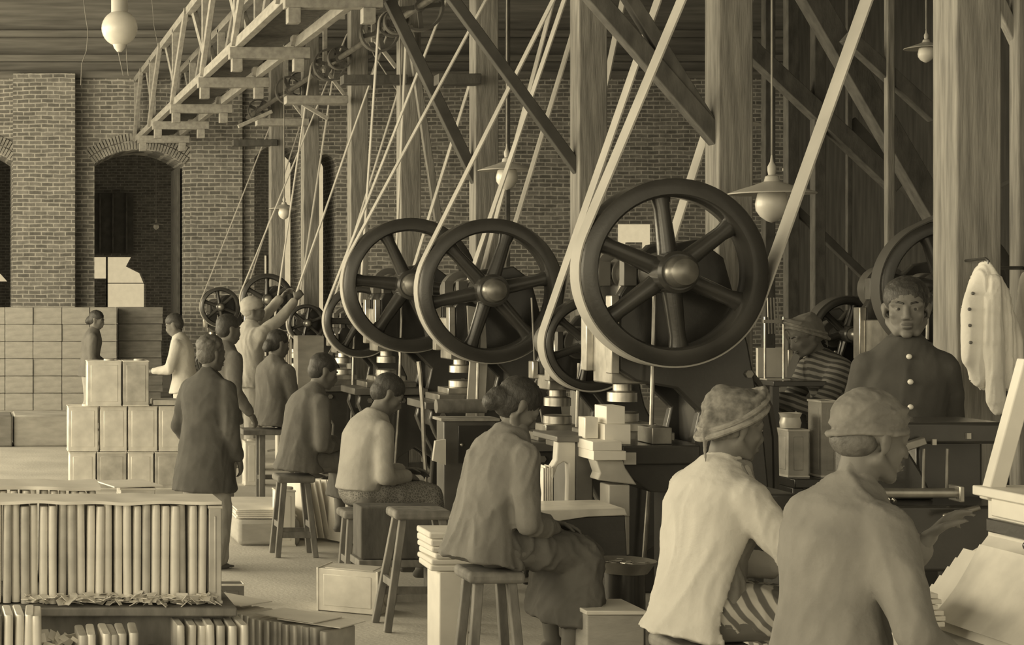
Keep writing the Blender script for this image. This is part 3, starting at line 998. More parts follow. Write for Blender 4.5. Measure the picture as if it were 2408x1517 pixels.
MB().lathe([(.02, -.03), (.10, -.03), (.135, .02), (.14, .025), (.13, .02), (.09, -.015), (.02, -.018)], q, 'z', 28).build('bowl', M['steel_d'], o)
MB().cyl((q.x, q.y, 0), (q.x, q.y, q.z - .03), .09, 20).build('stand', M['iron'], o)
mb = MB()
for k in range(38):
    a, r = random.uniform(0, 2 * PI), .11 * math.sqrt(random.random())
    mb.box((q.x + r * math.cos(a), q.y + r * math.sin(a), q.z + .004 + .012 * random.random()), (.03, .008, .003), Matrix.Rotation(random.uniform(0, 3), 3, 'Z') @ Matrix.Rotation(random.uniform(-.5, .5), 3, 'X'))
tag(mb.build('tin_trimmings', M['steel']), 'curly bright tin trimmings heaped in the shallow bowl', 'scrap', kind='stuff')
# dull curved guard and column right of the nearest press
s = 430
X = lambda px: (px - VX) / s
Z = lambda py: EYE - (py - VY) / s
Y = F / s
o = root('curved_guard', (X(1790), Y + .2, 0), 'broad dull curved iron guard right under the largest flywheel', 'guard')
pl = [(X(1700), 0), (X(1842), 0), (X(1840), Z(1130)), (X(1838), Z(1030)), (X(1826), Z(960)), (X(1800), Z(905)), (X(1765), Z(860)), (X(1735), Z(830)), (X(1700), Z(850))]
MB().prism(pl, Y + .08, Y + .12).build('guard_plate', M['iron_grey'], o, bevel=.012)
rim_pts = [Vector((x, Y + .08, z)) for x, z in pl[1:8]]
MB().tube(rim_pts, .018, 8).build('guard_rim', M['iron_grey'], o)
# roll, covered box and slim lamp post by the middle press
s = 335
X = lambda px: (px - VX) / s
Z = lambda py: EYE - (py - VY) / s
Y = F / s
o = root('tool_cabinet', (X(1090), Y, 0), 'dark cabinet with a pale top edge left of the seated woman with the bun', 'cabinet')
MB().bb(X(1042), X(1165), Y - .02, Y + .18, 0, Z(990)).build('body', M['iron_grey'], o, bevel=.008)
MB().bb(X(1034), X(1172), Y - .04, Y + .2, Z(990), Z(983)).build('top_board', M['wood_girder'], o, bevel=.003)
dd = MB().bb(X(1075), X(1150), Y - .034, Y - .02, Z(1088), Z(1000)).build('door', M['iron'], o, bevel=.003)
MB().ell((X(1082), Y - .04, Z(1045)), .012).build('knob', M['steel'], dd)
tag(MB().cyl((X(1032), Y + .08, Z(957)), (X(1150), Y + .08, Z(957)), .050, 20).build('leather_roll', M['wood_stool']), 'dark roll lying above the cabinet with the pale top edge', 'roll')
tag(MB().prism([(X(1008), Z(1080)), (X(1038), Z(1090)), (X(1038), Z(1030)), (X(1014), Z(1034))], Y - .12, Y - .08).build('hanging_card', M['white']), 'white card fixed to the side of the tool cabinet', 'card')
tag(MB().tube([P(984, 850, 345), P(988, 880, 345), P(994, 960, 345), P(997, 1060, 345), P(1000, 1100, 345), P(1004, 1313, 345)], .014, 8).build('bent_rod', M['steel']), 'bright bent rod rising right of the light shirted youth', 'rod')
tag(MB().tube([P(1250, 700, 352), P(1258, 870, 352), P(1270, 960, 352), P(1288, 1060, 352), P(1290, 1180, 352)], .006, 6).build('hanging_cord_line', M['rope']), 'thin cord hanging from the middle flywheel beside the bun', 'cord')
# gauge frame on the far right
s = 384
X = lambda px: (px - VX) / s
Z = lambda py: EYE - (py - VY) / s
Y = F / s
o = root('gauge_frame', (X(1820), Y, 0), 'slim upright wire frame on a dark table before the striped shirt man', 'frame')
for px in (1799, 1843):
    MB().cyl((X(px), Y, Z(893)), (X(px), Y, Z(745)), .007, 8).build('upright', M['steel'], o)
MB().bb(X(1795), X(1848), Y - .01, Y + .01, Z(760), Z(752)).build('cross_bar', M['steel_d'], o)
for px in (1808, 1815, 1823, 1831):
    MB().cyl((X(px), Y, Z(785)), (X(px - 3), Y, Z(700)), .005, 6).build('needle_rod', M['steel_d'], o)
MB().bb(X(1795), X(1850), Y - .05, Y + .05, Z(893), Z(890)).build('foot_plate', M['steel'], o)
o = root('side_table', (X(1860), Y, 0), 'dark work table where the striped shirt man leans', 'table')
MB().bb(X(1785), X(1930), Y - .2, Y + .25, Z(905), Z(893)).build('table_top', M['iron'], o, bevel=.004)
for px in (1790, 1920):
    for yy in (Y - .18, Y + .2):
        MB().bb(X(px) - .02, X(px) + .02, yy - .02, yy + .02, 0, Z(905)).build('leg', M['iron'], o)
tag(MB().bb(X(1803), X(1872), Y + .12, Y + .15, Z(890), Z(820)).build('white_sheet', M['white']), 'white sheet standing behind the slim wire frame', 'sheet')
# ================================================================== people
def remesh(mb, voxel, smooth=3, fold=0.0, fscale=(6, 6, 2.5), seed=0.0, off=Vector((0, 0, 0)), name='tmp', ridges=None):
    """Fuse overlapping closed pieces into one continuous skin, smooth it, then press folds into it."""
    me = mb.mesh(name, off)
    o = bpy.data.objects.new(name, me)
    col.objects.link(o)
    r = o.modifiers.new('r', 'REMESH')
    r.mode = 'VOXEL'
    r.voxel_size = voxel
    if smooth:
        s = o.modifiers.new('s', 'SMOOTH')
        s.factor = .5
        s.iterations = smooth
    dg = bpy.context.evaluated_depsgraph_get()
    out = bpy.data.meshes.new_from_object(o.evaluated_get(dg))
    bpy.data.objects.remove(o, do_unlink=True)
    bpy.data.meshes.remove(me)
    if fold:
        nn = [v.normal.copy() for v in out.vertices]
        for v, n in zip(out.vertices, nn):
            c = v.co
            p = Vector((c.x * fscale[0] + seed, c.y * fscale[1], c.z * fscale[2]))
            w_ = noise.noise(p * .45) * 1.4
            q = p + Vector((w_, -w_, w_))
            a = 1 - abs(noise.noise(q)) * 2.2
            b = 1 - abs(noise.noise(q * 2.1 + Vector((7, 3, 1)))) * 2.2
            m = .55 + .9 * abs(noise.noise(c * 3.1 + Vector((seed, 0, 5))))
            v.co = c + n * (fold * m * (.95 * (a * abs(a) - .35) + .45 * (b * abs(b) - .35)))
    out.update()
    return out


def mobj(name, me, m, parent=None):
    me.name = name
    me.materials.clear()
    me.materials.append(m)
    me.shade_smooth()
    o = bpy.data.objects.new(name, me)
    col.objects.link(o)
    o['_o'] = (0, 0, 0)
    if parent is not None:
        o.parent = parent
    return o


def ik(a, c, l1, l2, hint):
    d = c - a
    L = min(d.length, (l1 + l2) * .995)
    dn = d.normalized()
    c2 = a + dn * L
    x = (l1 * l1 - l2 * l2 + L * L) / (2 * L)
    h = math.sqrt(max(0, l1 * l1 - x * x))
    p = hint - dn * hint.dot(dn)
    p.normalize()
    return a + dn * x + p * h, c2


def hand(mb, wr, fd, pn, thumb, curl=.5, k=1.0, spread=.5):
    """Palm, four jointed fingers of unequal length and a thumb leaving the side of the palm."""
    fd = fd.normalized()
    pn = (pn - fd * pn.dot(fd)).normalized()
    lt = fd.cross(pn) * thumb          # towards the thumb side
    kn = []
    for i, (u, L) in enumerate(((.030, .072), (.010, .082), (-.010, .076), (-.029, .060))):
        b = wr + fd * (.086 - .005 * abs(i - 1)) * k + lt * u * k
        kn.append((b, L * k, u))
    mb.cap(wr - fd * .01 * k, wr + fd * .02 * k, .024 * k, .022 * k)
    for b, L, u in kn:
        mb.cap(wr + lt * u * .55 * k + fd * .015 * k, b, .0155 * k, .0115 * k)
    for i in range(3):
        mb.cap(kn[i][0] * .75 + wr * .25, kn[i + 1][0] * .75 + wr * .25, .013 * k, .013 * k)
    for i, (b, L, u) in enumerate(kn):
        d = (fd + lt * u * 5 * spread).normalized()
        p = b
        ang = curl * (.55 + .12 * i)
        for j, (fr, r0, r1) in enumerate(((.45, .0098, .0090), (.32, .0090, .0083), (.23, .0083, .0068))):
            ax = d.cross(pn)
            d = (d * math.cos(ang) + pn * math.sin(ang)).normalized()
            pn2 = ax.cross(d)
            q = p + d * L * fr
            mb.cap(p, q, r0 * k, r1 * k, 10)
            p = q
            pn_keep = pn2
            ang = curl * (.8 + .1 * i)
            pn = pn_keep.normalized() if pn_keep.length > 1e-6 else pn
        pn = (wr - wr + (fd.cross(lt) * -1 if False else pn))
        pn = (lt.cross(fd) * thumb)
        pn.normalize()
    t0 = wr + fd * .022 * k + lt * .022 * k
    t1 = t0 + (fd * .55 + lt * .75 + pn * .25).normalized() * .042 * k
    t2 = t1 + (fd * .85 + lt * .25 + pn * .35 * (1 + curl)).normalized() * .032 * k
    t3 = t2 + (fd * .9 + lt * .0 + pn * .4 * (1 + curl)).normalized() * .024 * k
    mb.cap(t0, t1, .0145 * k, .0118 * k)
    mb.cap(t1, t2, .0118 * k, .0102 * k)
    mb.cap(t2, t3, .0102 * k, .0078 * k)


def head(mb, c, fw, up, k=1.0, male=True):
    """Skull, jaw, brow, nose, lips, chin and ears round centre c (midway crown to chin). Returns its frame."""
    fw = fw.normalized()
    up = (up - fw * up.dot(fw)).normalized()
    lf = up.cross(fw).normalized()
    Q = lambda f, l, u: c + (fw * f + lf * l + up * u) * k
    fr = (fw, lf, up)
    S = lambda *r: tuple(x * k for x in r)
    mb.ell(Q(-.012, 0, .038), S(.096, .076, .078), fr, 24, 16)         # cranium
    mb.ell(Q(.030, 0, -.018), S(.060, .062, .075), fr, 20, 14)         # mid face
    mb.ell(Q(.036, 0, -.068), S(.046, .046, .040), fr, 16, 12)         # jaw
    mb.ell(Q(.068, 0, -.098), S(.020, .022, .017), fr, 12, 10)         # chin
    for s in (-1, 1):
        mb.cap(Q(-.012, .056 * s, -.052), Q(.045, .032 * s, -.090), .020 * k, .019 * k)   # jaw line
        mb.ell(Q(.056, .040 * s, -.022), S(.022, .022, .018), fr, 12, 8)      # cheek
        mb.cap(Q(.079, .013 * s, .022), Q(.066, .048 * s, .020), .0125 * k, .012 * k)  # brow ridge
        mb.ell(Q(.072, .030 * s, .002), S(.013, .015, .0105), fr, 12, 8)     # lids
        mb.ell(Q(-.012, .077 * s, -.006), S(.018, .009, .033), fr, 12, 10)    # ear
        mb.ell(Q(-.020, .084 * s, .004), S(.013, .006, .020), fr, 12, 8)
        mb.ell(Q(.100, .012 * s, -.036), S(.010, .0095, .008), fr, 10, 8)    # nostril wing
    mb.cap(Q(.084, 0, .018), Q(.106, 0, -.028), .0085 * k, .0125 * k)       # nose
    mb.ell(Q(.088, 0, -.060), S(.014, .024, .007), fr, 12, 8)
    mb.ell(Q(.087, 0, -.071), S(.014, .021, .0075), fr, 12, 8)
    return Q, fr


def person(name, label, pel, yaw, k=1.0, lean=(8, 12, 16), bend=0.0, hy=0, hp=0, hr=0, seated=True, knees=None, ankles=None,
           wrists=None, curl=.5, palms=None, elbow_hints=None, top='cloth_grey', hem=.16, hemflare=1.0, sleeve_r=(.072, .056, .044), collar=True,
           bottom='sarong', bottom_kind='sarong', sarong_hem=.5, hair='short', hairmat='hair', skin='skin', voxel=.009, cvoxel=.012, fold=.010,
           back=0.0, hand_dirs=None, male=True, headk=1.0, bulk=1.0, feet=True, headoff=(0, 0, 0), legs_visible=True, torso=1.0, head_details=True):
    fwd = Vector((math.cos(yaw), math.sin(yaw), 0))
    lft = Vector((-math.sin(yaw), math.cos(yaw), 0))
    upv = Vector((0, 0, 1))
    pel = Vector(pel)
    L = lambda f, l, u: pel + (fwd * f + lft * l + upv * u) * k
    D = lambda a: fwd * math.sin(math.radians(a)) + upv * math.cos(math.radians(a))
    B = MB()
    # spine
    p0 = pel
    p1 = p0 + D(lean[0]) * .17 * k * torso
    p2 = p1 + D(lean[1]) * .17 * k * torso
    p3 = p2 + D(lean[2]) * .145 * k * torso
    nkd = D(lean[2] * .6 + hp * .3)
    p4 = p3 + nkd * .062 * k
    hc = p4 + nkd * .080 * k + fwd * .018 * k + (fwd * headoff[0] + lft * headoff[1] + upv * headoff[2]) * k

    def ring(c, ax, wd, dp, n=20, sq=1.0):
        f_ = (fwd - ax * fwd.dot(ax)).normalized()
        return [c + lft * (wd * math.cos(2 * PI * j / n)) + f_ * (dp * math.sin(2 * PI * j / n)) for j in range(n)]

    def torso_loft(mb, e, bk=1.0, low=0.0, flare=1.0, neck=True, back=0.0):
        b = bk * k
        start = len(mb.v)
        a0, a1, a2 = D(lean[0]), D(lean[1]), D(lean[2])
        rs = []
        if low:
            lowdir = (a0 * .35 + upv * .65).normalized()
            for t in (1.0, .66, .33):
                rs.append(ring(p0 - lowdir * low * t * k, a0, (.165 + .02 * flare * t) * b + e, (.130 + .03 * flare * t) * b + e))
        rs += [ring(p0 + a0 * .02 * k, a0, .165 * b + e, .125 * b + e), ring(p0 + a0 * .10 * k, a0, .152 * b + e, .112 * b + e), ring(p1, a0, .142 * b + e, .105 * b + e),
               ring(p1 + a1 * .09 * k, a1, .155 * b + e, .112 * b + e), ring(p2, a1, .170 * b + e, .118 * b + e), ring(p2 + a2 * .07 * k, a2, .168 * b + e, .100 * b + e),
               ring(p2 + a2 * .115 * k, a2, .130 * b + e, .080 * b + e), ring(p3 + a2 * .0 * k, a2, .085 * b + e, .066 * b + e)]
        if neck:
            rs.append(ring(p3 + a2 * .03 * k, a2, .056 * k + e, .056 * k + e))
        mb.loft(rs)
        if back:            # coat swung open: only its back half remains
            for i_ in range(start, len(mb.v)):
                v_ = mb.v[i_]
                t_ = max(0, min(1, (p3.z - .02 - v_.z) / (p3.z - p0.z)))
                ax_ = p0.lerp(p3, max(0, min(1, (v_.z - p0.z) / (p3.z - p0.z))))
                f_ = (v_ - ax_).dot(fwd)
                lim = .07 - .12 * t_
                if f_ > lim:
                    mb.v[i_] = v_ - fwd * (f_ - lim)

    torso_loft(B, 0, .95)
    B.cap(p3 - nkd * .02 * k, p4 + nkd * .03 * k, .054 * k, .050 * k)
    # head
    ha = yaw + math.radians(hy)
    hf0 = Vector((math.cos(ha), math.sin(ha), 0))
    hl0 = Vector((-math.sin(ha), math.cos(ha), 0))
    pt = math.radians(hp)
    hf = hf0 * math.cos(pt) - upv * math.sin(pt)
    hu = upv * math.cos(pt) + hf0 * math.sin(pt)
    rl = math.radians(hr)
    hu = hu * math.cos(rl) + hl0 * math.sin(rl)
    HQ, hfr = head(B, hc, hf, hu, k * headk, male)
    # arms
    sh, el, wr = [], [], []
    for i, s in enumerate((-1, 1)):        # right, left
        a = p2 + D(lean[2]) * .050 * k + lft * (.158 * s * k * bulk) + fwd * .012 * k
        t = L(*wrists[i])
        h = (L(*elbow_hints[i]) - pel) if elbow_hints else (-fwd * .6 + lft * s * .5 - upv * .6)
        e, t2 = ik(a, t, .275 * k, .245 * k, h)
        sh.append(a)
        el.append(e)
        wr.append(t2)
        B.cap(a, e, .046 * k, .038 * k)
        B.cap(e, t2, .038 * k, .026 * k)
        B.cap(p3 - D(lean[2]) * .04 * k, a, .05 * k, .052 * k)
        fdir = (t2 - e).normalized()
        pn = palms[i] if palms else None
        pv = (fwd * pn[0] + lft * pn[1] + upv * pn[2]) if pn else (-upv * .6 - lft * s * .5 + fwd * .2)
        fdir = (fdir + pv * .12).normalized()
        if hand_dirs and hand_dirs[i]:
            q_ = hand_dirs[i]
            fdir = (fwd * q_[0] + lft * q_[1] + upv * q_[2]).normalized()
        hand(B, t2 + fdir * .012 * k, fdir, pv, -s, curl, k)
    # legs
    hips = [p0 + lft * (.085 * s * k) - upv * .02 * k for s in (-1, 1)]
    kn = [L(*q) for q in (knees or ((.0, -.09, -.42), (.0, .09, -.42)))]
    an = [L(*q) for q in (ankles or ((-.02, -.09, -.80), (-.02, .09, -.80)))]
    for i in range(2):
        B.cap(hips[i], kn[i], .080 * k, .052 * k)
        B.cap(kn[i], (kn[i] * .6 + an[i] * .4) - fwd * .015 * k, .050 * k, .046 * k)
        B.cap((kn[i] * .6 + an[i] * .4) - fwd * .015 * k, an[i], .046 * k, .034 * k)
        if feet:
            B.hull_balls([(an[i] - upv * .035 * k - fwd * .03 * k, .026 * k), (an[i] - upv * .045 * k + fwd * .10 * k + lft * .01 * k, .019 * k), (an[i] - upv * .045 * k + fwd * .09 * k - lft * .022 * k, .019 * k)])
            B.cap(an[i], an[i] + fwd * .05 * k - upv * .035 * k, .034 * k, .028 * k)
            for j in range(5):
                b_ = an[i] + fwd * (.115 + .012 * (2 - abs(j - 1)) * .5) * k + lft * ((j - 2) * .016) * k - upv * .05 * k
                B.cap(b_, b_ + fwd * .022 * k, .011 * k, .009 * k, 8)
    me = remesh(B, voxel, 4, name='person')
    body = mobj(name, me, M[skin])
    tag(body, label, 'person')
    # face details
    if head_details:
        ey = MB()
        eb = MB()
        for s in (-1, 1):
            ey.ell(HQ(.076, .030 * s, .001), (.010 * k, .012 * k, .0058 * k), hfr, 12, 8)
            eb.cap(HQ(.091, .014 * s, .023), HQ(.083, .030 * s, .028), .0042 * k, .0045 * k, 8)
            eb.cap(HQ(.083, .030 * s, .028), HQ(.069, .049 * s, .021), .0045 * k, .003 * k, 8)
        e_o = ey.build('eyes', M['eyew'], body)
        ir = MB()
        for s in (-1, 1):
            ir.ell(HQ(.0822, .029 * s, .001), (.0052 * k, .0060 * k, .0058 * k), hfr, 10, 8)
        ir.build('irises', M['hair'], e_o)
        eb.build('eyebrows', M['hair'], body)
        MB().ell(HQ(.0905, 0, -.0600), (.013 * k, .022 * k, .0055 * k), hfr, 12, 8).ell(HQ(.090, 0, -.0710), (.013 * k, .019 * k, .0062 * k), hfr, 12, 8).build('lips', M['lips'], body)
    # hair / head covering
    kk = k * headk
    if hair in ('short', 'bun', 'long', 'wild'):
        H = MB()
        H.ell(HQ(-.018, 0, .048), (.100 * kk, .083 * kk, .084 * kk), hfr, 24, 16)
        H.ell(HQ(-.045, 0, .000), (.070 * kk, .074 * kk, .075 * kk), hfr, 20, 12)
        if hair == 'bun':
            H.ell(HQ(-.112, 0, -.045), (.040 * kk, .048 * kk, .043 * kk), hfr, 18, 12)
            H.ell(HQ(-.085, 0, -.015), (.06 * kk, .06 * kk, .055 * kk), hfr, 18, 12)
        if hair == 'wild':
            for j in range(60):
                a, b = random.uniform(0, 2 * PI), random.uniform(.15, 1.35)
                d = (-math.cos(a) * math.cos(b) * .09 - .02, math.sin(a) * math.cos(b) * .075, math.sin(b) * .075 + .05)
                if d[0] > .05 and d[2] < .09:
                    continue
                H.ell(HQ(*d), (.020 * kk, .020 * kk, .017 * kk), hfr, 10, 8)
        hm = remesh(H, max(.006, voxel * .8), 2, fold=.004, fscale=(34, 34, 20), seed=pel.x)
        mobj('hair', hm, M[hairmat], body)
    elif hair in ('turban', 'headcloth', 'wrap'):
        H = MB()
        H.ell(HQ(-.014, 0, .052), ((.106 if hair != 'wrap' else .100) * kk, .088 * kk if hair != 'wrap' else .082 * kk, .084 * kk), hfr, 24, 16)
        if hair != 'wrap':
            H.ell(HQ(-.040, 0, .010), (.078 * kk, .080 * kk, .075 * kk), hfr, 20, 12)
        rr = MB()
        for j in range(3):
            pts = []
            for q in range(29):
                a = 2 * PI * q / 28
                pts.append(HQ(-.012 + (.098 - .004 * j) * math.cos(a), (.083 - .004 * j) * math.sin(a), .018 + .026 * j + (.072 if hair == 'headcloth' else .02) * math.cos(a) + .004 * math.sin(2 * a + j * 2)))
            H.tube(pts, (.0135 if hair != 'wrap' else .009) * kk, 8)
            if hair == 'headcloth' and j < 2:
                rr.tube([HQ(-.012, 0, .04).lerp(p_, 1.09) for p_ in pts], .0105 * kk, 8)
        if hair == 'headcloth':
            H.cap(HQ(-.105, -.02, .03), HQ(-.120, -.025, -.045), .024 * kk, .010 * kk)
            H.cap(HQ(-.120, -.025, -.040), HQ(-.105, -.03, -.135), .012 * kk, .004 * kk)
            H.cap(HQ(.05, 0, .115), HQ(-.07, 0, .105), .022 * kk, .03 * kk)
        hm = remesh(H, max(.006, voxel * .8), 2, fold=.004, fscale=(14, 14, 26), seed=pel.x)
        mobj('turban' if hair == 'turban' else 'headcloth', hm, M[hairmat], body)
        if rr.v:
            rr.build('headcloth_band', M['batik_c'], body)
        H2 = MB()
        H2.ell(HQ(-.050, 0, -.008), ((.056 if hair == 'wrap' else .050) * kk, .070 * kk, (.052 if hair == 'wrap' else .045) * kk), hfr, 18, 12)
        mobj('hair', remesh(H2, max(.007, voxel * .8), 2), M['hair_b' if hair == 'wrap' else 'hair'], body)
    elif hair == 'cap':
        H = MB()
        rs = []
        for u, f_, l_ in ((.040, .103, .086), (.060, .104, .086), (.100, .099, .080), (.128, .093, .074), (.132, .088, .068)):
            rs.append([HQ(-.012 + f_ * math.cos(2 * PI * j / 28), l_ * math.sin(2 * PI * j / 28), u) for j in range(28)])
        H.loft(rs)
        H.build('cap', M[hairmat], body)
        H2 = MB()
        H2.ell(HQ(-.022, 0, .020), (.088 * kk, .080 * kk, .055 * kk), hfr, 18, 12)
        mobj('hair', remesh(H2, .006, 2), M['hair'], body)
    # jacket or shirt
    T = MB()
    if seated:
        hem = min(hem, .085)
    torso_loft(T, .016 * k, 1.02 * bulk, low=hem, flare=hemflare, back=back)
    if back:
        V = MB()
        torso_loft(V, .002 * k, .97 * bulk, low=.05, flare=.4)
        for v_ in V.v:
            v_ += fwd * (.028 * k)
        mobj('vest', remesh(V, cvoxel, 4, fold=fold * 1.2, seed=2.0), M['cloth_vest'], body)
    for i, s in enumerate((-1, 1)):
        T.cap(p3 - D(lean[2]) * .045 * k + lft * s * .03 * k, sh[i], .052 * k, sleeve_r[0] * k)
        T.cap(sh[i], el[i], sleeve_r[0] * k, sleeve_r[1] * k)
        d = (wr[i] - el[i])
        T.cap(el[i], el[i] + d * .90, sleeve_r[1] * k, sleeve_r[2] * k)
    if collar:
        T.cap(p3 + nkd * .0, p3 + nkd * .028 * k, .060 * k, .057 * k)
    jk = mobj('jacket' if hem > .1 else 'shirt', remesh(T, cvoxel, 4, fold=fold, seed=pel.y), M[top], body)
    # lower garment
    S = MB()
    if bottom_kind == 'sarong':
        hb = [(p0 + upv * (.012 if seated else -.02) * k + lft * s * .066 * k, (.104 if seated else .115) * k) for s in (-1, 1)]
        kb = [(kn[i], .080 * k) for i in range(2)]
        S.hull_balls(hb + [(p0 + D(lean[0]) * .06 * k, (.12 * k, .12 * k, .06 * k))])
        S.hull_balls(hb + kb)
        lo = [((kn[i] * (1 - sarong_hem) + an[i] * sarong_hem) + fwd * .01 * k, ((.125 if seated else .14) * k, .13 * k, .012 * k)) for i in range(2)]
        S.hull_balls(kb + lo)
    else:
        for i in range(2):
            S.cap(hips[i], kn[i], .100 * k, .085 * k)
            S.cap(kn[i], an[i] * .93 + kn[i] * .07, .088 * k, .078 * k)
        S.hull_balls([(p0 + lft * s * .05 * k, .105 * k) for s in (-1, 1)])
    mobj('sarong' if bottom_kind == 'sarong' else 'trousers', remesh(S, cvoxel, 4, fold=fold * 1.1, fscale=(9, 9, 3) if not seated else (7, 7, 5), seed=pel.x * 3), M[bottom], body)
    return dict(body=body, jacket=jk, HQ=HQ, hfr=hfr, p=(p0, p1, p2, p3), sh=sh, el=el, wr=wr, hc=hc, fwd=fwd, lft=lft, D=D, k=k)


R_ = math.radians
SIT_K = ((.40, -.10, -.03), (.40, .10, -.03))
SIT_A = ((.38, -.10, -.46), (.40, .10, -.46))
# woman with a bun on the near stool
person('person', 'seated woman with a hair bun, grey jacket and dark sarong, on the nearest stool', P(1132, 1276, 545), R_(14), lean=(10, 18, 24), hy=-8, hp=36, headoff=(-.045, 0, -.01),
       knees=((.42, -.12, -.05), (.41, .13, -.05)), ankles=((.36, -.10, -.46), (.42, .13, -.46)), wrists=((.30, -.08, .06), (.38, .08, .06)), curl=.7,
       top='cloth_grey', hem=.08, hemflare=1.0, bottom='sarong', sarong_hem=.72, hair='bun', male=False, voxel=.008, cvoxel=.009, fold=.017, bulk=.98, feet=True)
# man in the white jacket
person('person', 'seated man in a white jacket and wrapped headcloth, back turned', P(1648, 1432, 695), R_(12), lean=(4, 9, 16), hy=-2, hp=10,
       knees=((.40, -.17, -.03), (.38, .16, -.03)), ankles=((.36, -.16, -.47), (.38, .16, -.47)), wrists=((.335, -.13, .06), (.36, .10, .12)), curl=.6, elbow_hints=((-.1, -1, -.35), (-.3, .5, -.8)),
       top='cloth_white', hem=.10, hemflare=1.6, bottom='stripe', back=1.0, sarong_hem=.6, hair='headcloth', hairmat='batik_b', voxel=.008, cvoxel=.009, fold=.013, sleeve_r=(.072, .058, .047))
# man in the grey jacket reaching right
person('person', 'seated man in a grey jacket and tan head wrap reaching towards the tin sheets', P(1950, 1555, 850), R_(8), lean=(2, 8, 18), hy=2, hp=8,
       knees=((.36, -.14, -.18), (.36, .14, -.18)), ankles=((.28, -.14, -.62), (.28, .14, -.62)), wrists=((.25, -.15, .01), (.295, .02, .315)), curl=.45, hand_dirs=(None, (.75, .1, .62)),
       palms=((0, .5, -.8), (.1, -.5, -.8)), elbow_hints=((-.3, -.6, -.7), (-.2, .6, -.8)),
       top='cloth_grey', hem=.16, hemflare=1.2, bottom='cloth_mid', sarong_hem=.6, hair='wrap', hairmat='cloth_wrap', voxel=.007, cvoxel=.009, fold=.013, sleeve_r=(.074, .060, .046), headk=1.04)
# man in uniform facing the camera, standing on the machine step
q = P(2128, 722, 560)
stp = .255
uni = person('person', 'standing man in a dark buttoned uniform facing the camera', (q.x, q.y, .83 + stp), R_(-110), lean=(0, 1, 4), hy=-6, hp=1, k=1.0, seated=False,
             knees=((.0, -.09, -.40), (.0, .09, -.40)), ankles=((-.02, -.09, -.76), (-.02, .09, -.76)), wrists=((.08, -.19, .0), (.08, .19, .0)), elbow_hints=((-1, -.15, -.2), (-1, .15, -.2)), bulk=.92, sleeve_r=(.064, .053, .043),
             top='uniform', hem=.22, hemflare=.5, bottom='uniform', bottom_kind='trousers', hair='short', hairmat='hair', voxel=.0055, cvoxel=.009, fold=.008, torso=1.07, headk=1.06)
bm_ = MB()
JF = uni['fwd']
for j in range(5):
    t = uni['p'][3] - Vector((0, 0, .055 + .103 * j))
    dep = (.105, .142, .146, .132, .136)[j]
    bm_ = MB().ell(t + JF * dep, (.0115, .010, .0115), (uni['lft'], JF, Vector((0, 0, 1))), 12, 8)
    bm_.build('button', M['button'], uni['jacket'])
st = root('machine_step', (q.x, q.y, 0), 'low wooden step under the uniformed man', 'step')
MB().bb(q.x - .35, q.x + .33, q.y - .22, q.y + .2, stp - .04, stp).build('tread', M['wood_d'], st)
for dx in (-.32, .29):
    MB().bb(q.x + dx, q.x + dx + .04, q.y - .2, q.y + .18, 0, stp - .04).build('riser', M['wood_d'], st)
# light shirted youth in the patterned sarong
person('person', 'seated youth in a pale shirt and patterned sarong bending over his work', P(845, 1158, 385), R_(14), lean=(2, 14, 26), hy=-12, hp=34, k=1.0,
       knees=((.42, -.11, -.02), (.41, .12, -.02)), ankles=((.36, -.10, -.46), (.38, .12, -.46)), wrists=((.27, -.10, .10), (.34, .08, .12)),
       elbow_hints=((-.2, -.3, -1), (-.2, .3, -1)), top='cloth_pale', hem=.0, bottom='batik', sarong_hem=.55, hair='short', voxel=.011, cvoxel=.013, fold=.007, collar=False, sleeve_r=(.068, .055, .046))
# dark jacketed woman further back
person('person', 'seated woman in a mid grey jacket, head turned to the press with the small wheel', P(702, 1078, 340), R_(16), lean=(4, 16, 26), hy=-8, hp=18,
       knees=((.40, -.11, -.03), (.40, .12, -.03)), ankles=((.36, -.10, -.48), (.38, .12, -.48)), wrists=((.28, -.08, .08), (.34, .08, .10)),
       top='cloth_mid', hem=.10, bottom='sarong', sarong_hem=.55, hair='short', voxel=.012, cvoxel=.014, fold=.010, male=False)
# seated on the bench
person('person', 'person in patterned jacket seated on the wooden bench, seen from behind', P(640, 977, 268), R_(30), lean=(0, 5, 8), hy=-8, hp=8,
       knees=((.40, -.11, -.03), (.40, .12, -.03)), ankles=((.36, -.10, -.50), (.38, .12, -.50)), wrists=((.30, -.08, .06), (.34, .08, .10)),
       top='cloth_mid', hem=.14, bottom='sarong', sarong_hem=.5, hair='bun', voxel=.014, cvoxel=.016, fold=.012, male=False)
# turbaned man reaching up
q = P(582, 708, 228)
person('person', 'standing man in a pale turban reaching up with both arms to a belt', (q.x, q.y, .95), R_(22), lean=(3, 4, 6), hy=-25, hp=-4, k=1.10, seated=False,
       knees=((.0, -.10, -.42), (.02, .10, -.42)), ankles=((-.02, -.11, -.82), (-.02, .11, -.82)), wrists=((.46, -.13, .74), (.48, .07, .80)), curl=.7,
       elbow_hints=((.3, -.5, -1), (.3, .5, -1)), palms=((.6, .5, .2), (.6, -.5, .2)),
       top='cloth_pale', hem=.10, hemflare=.8, bottom='cloth_trouser', bottom_kind='trousers', hair='turban', hairmat='cloth_pale', voxel=.014, cvoxel=.015, fold=.010)
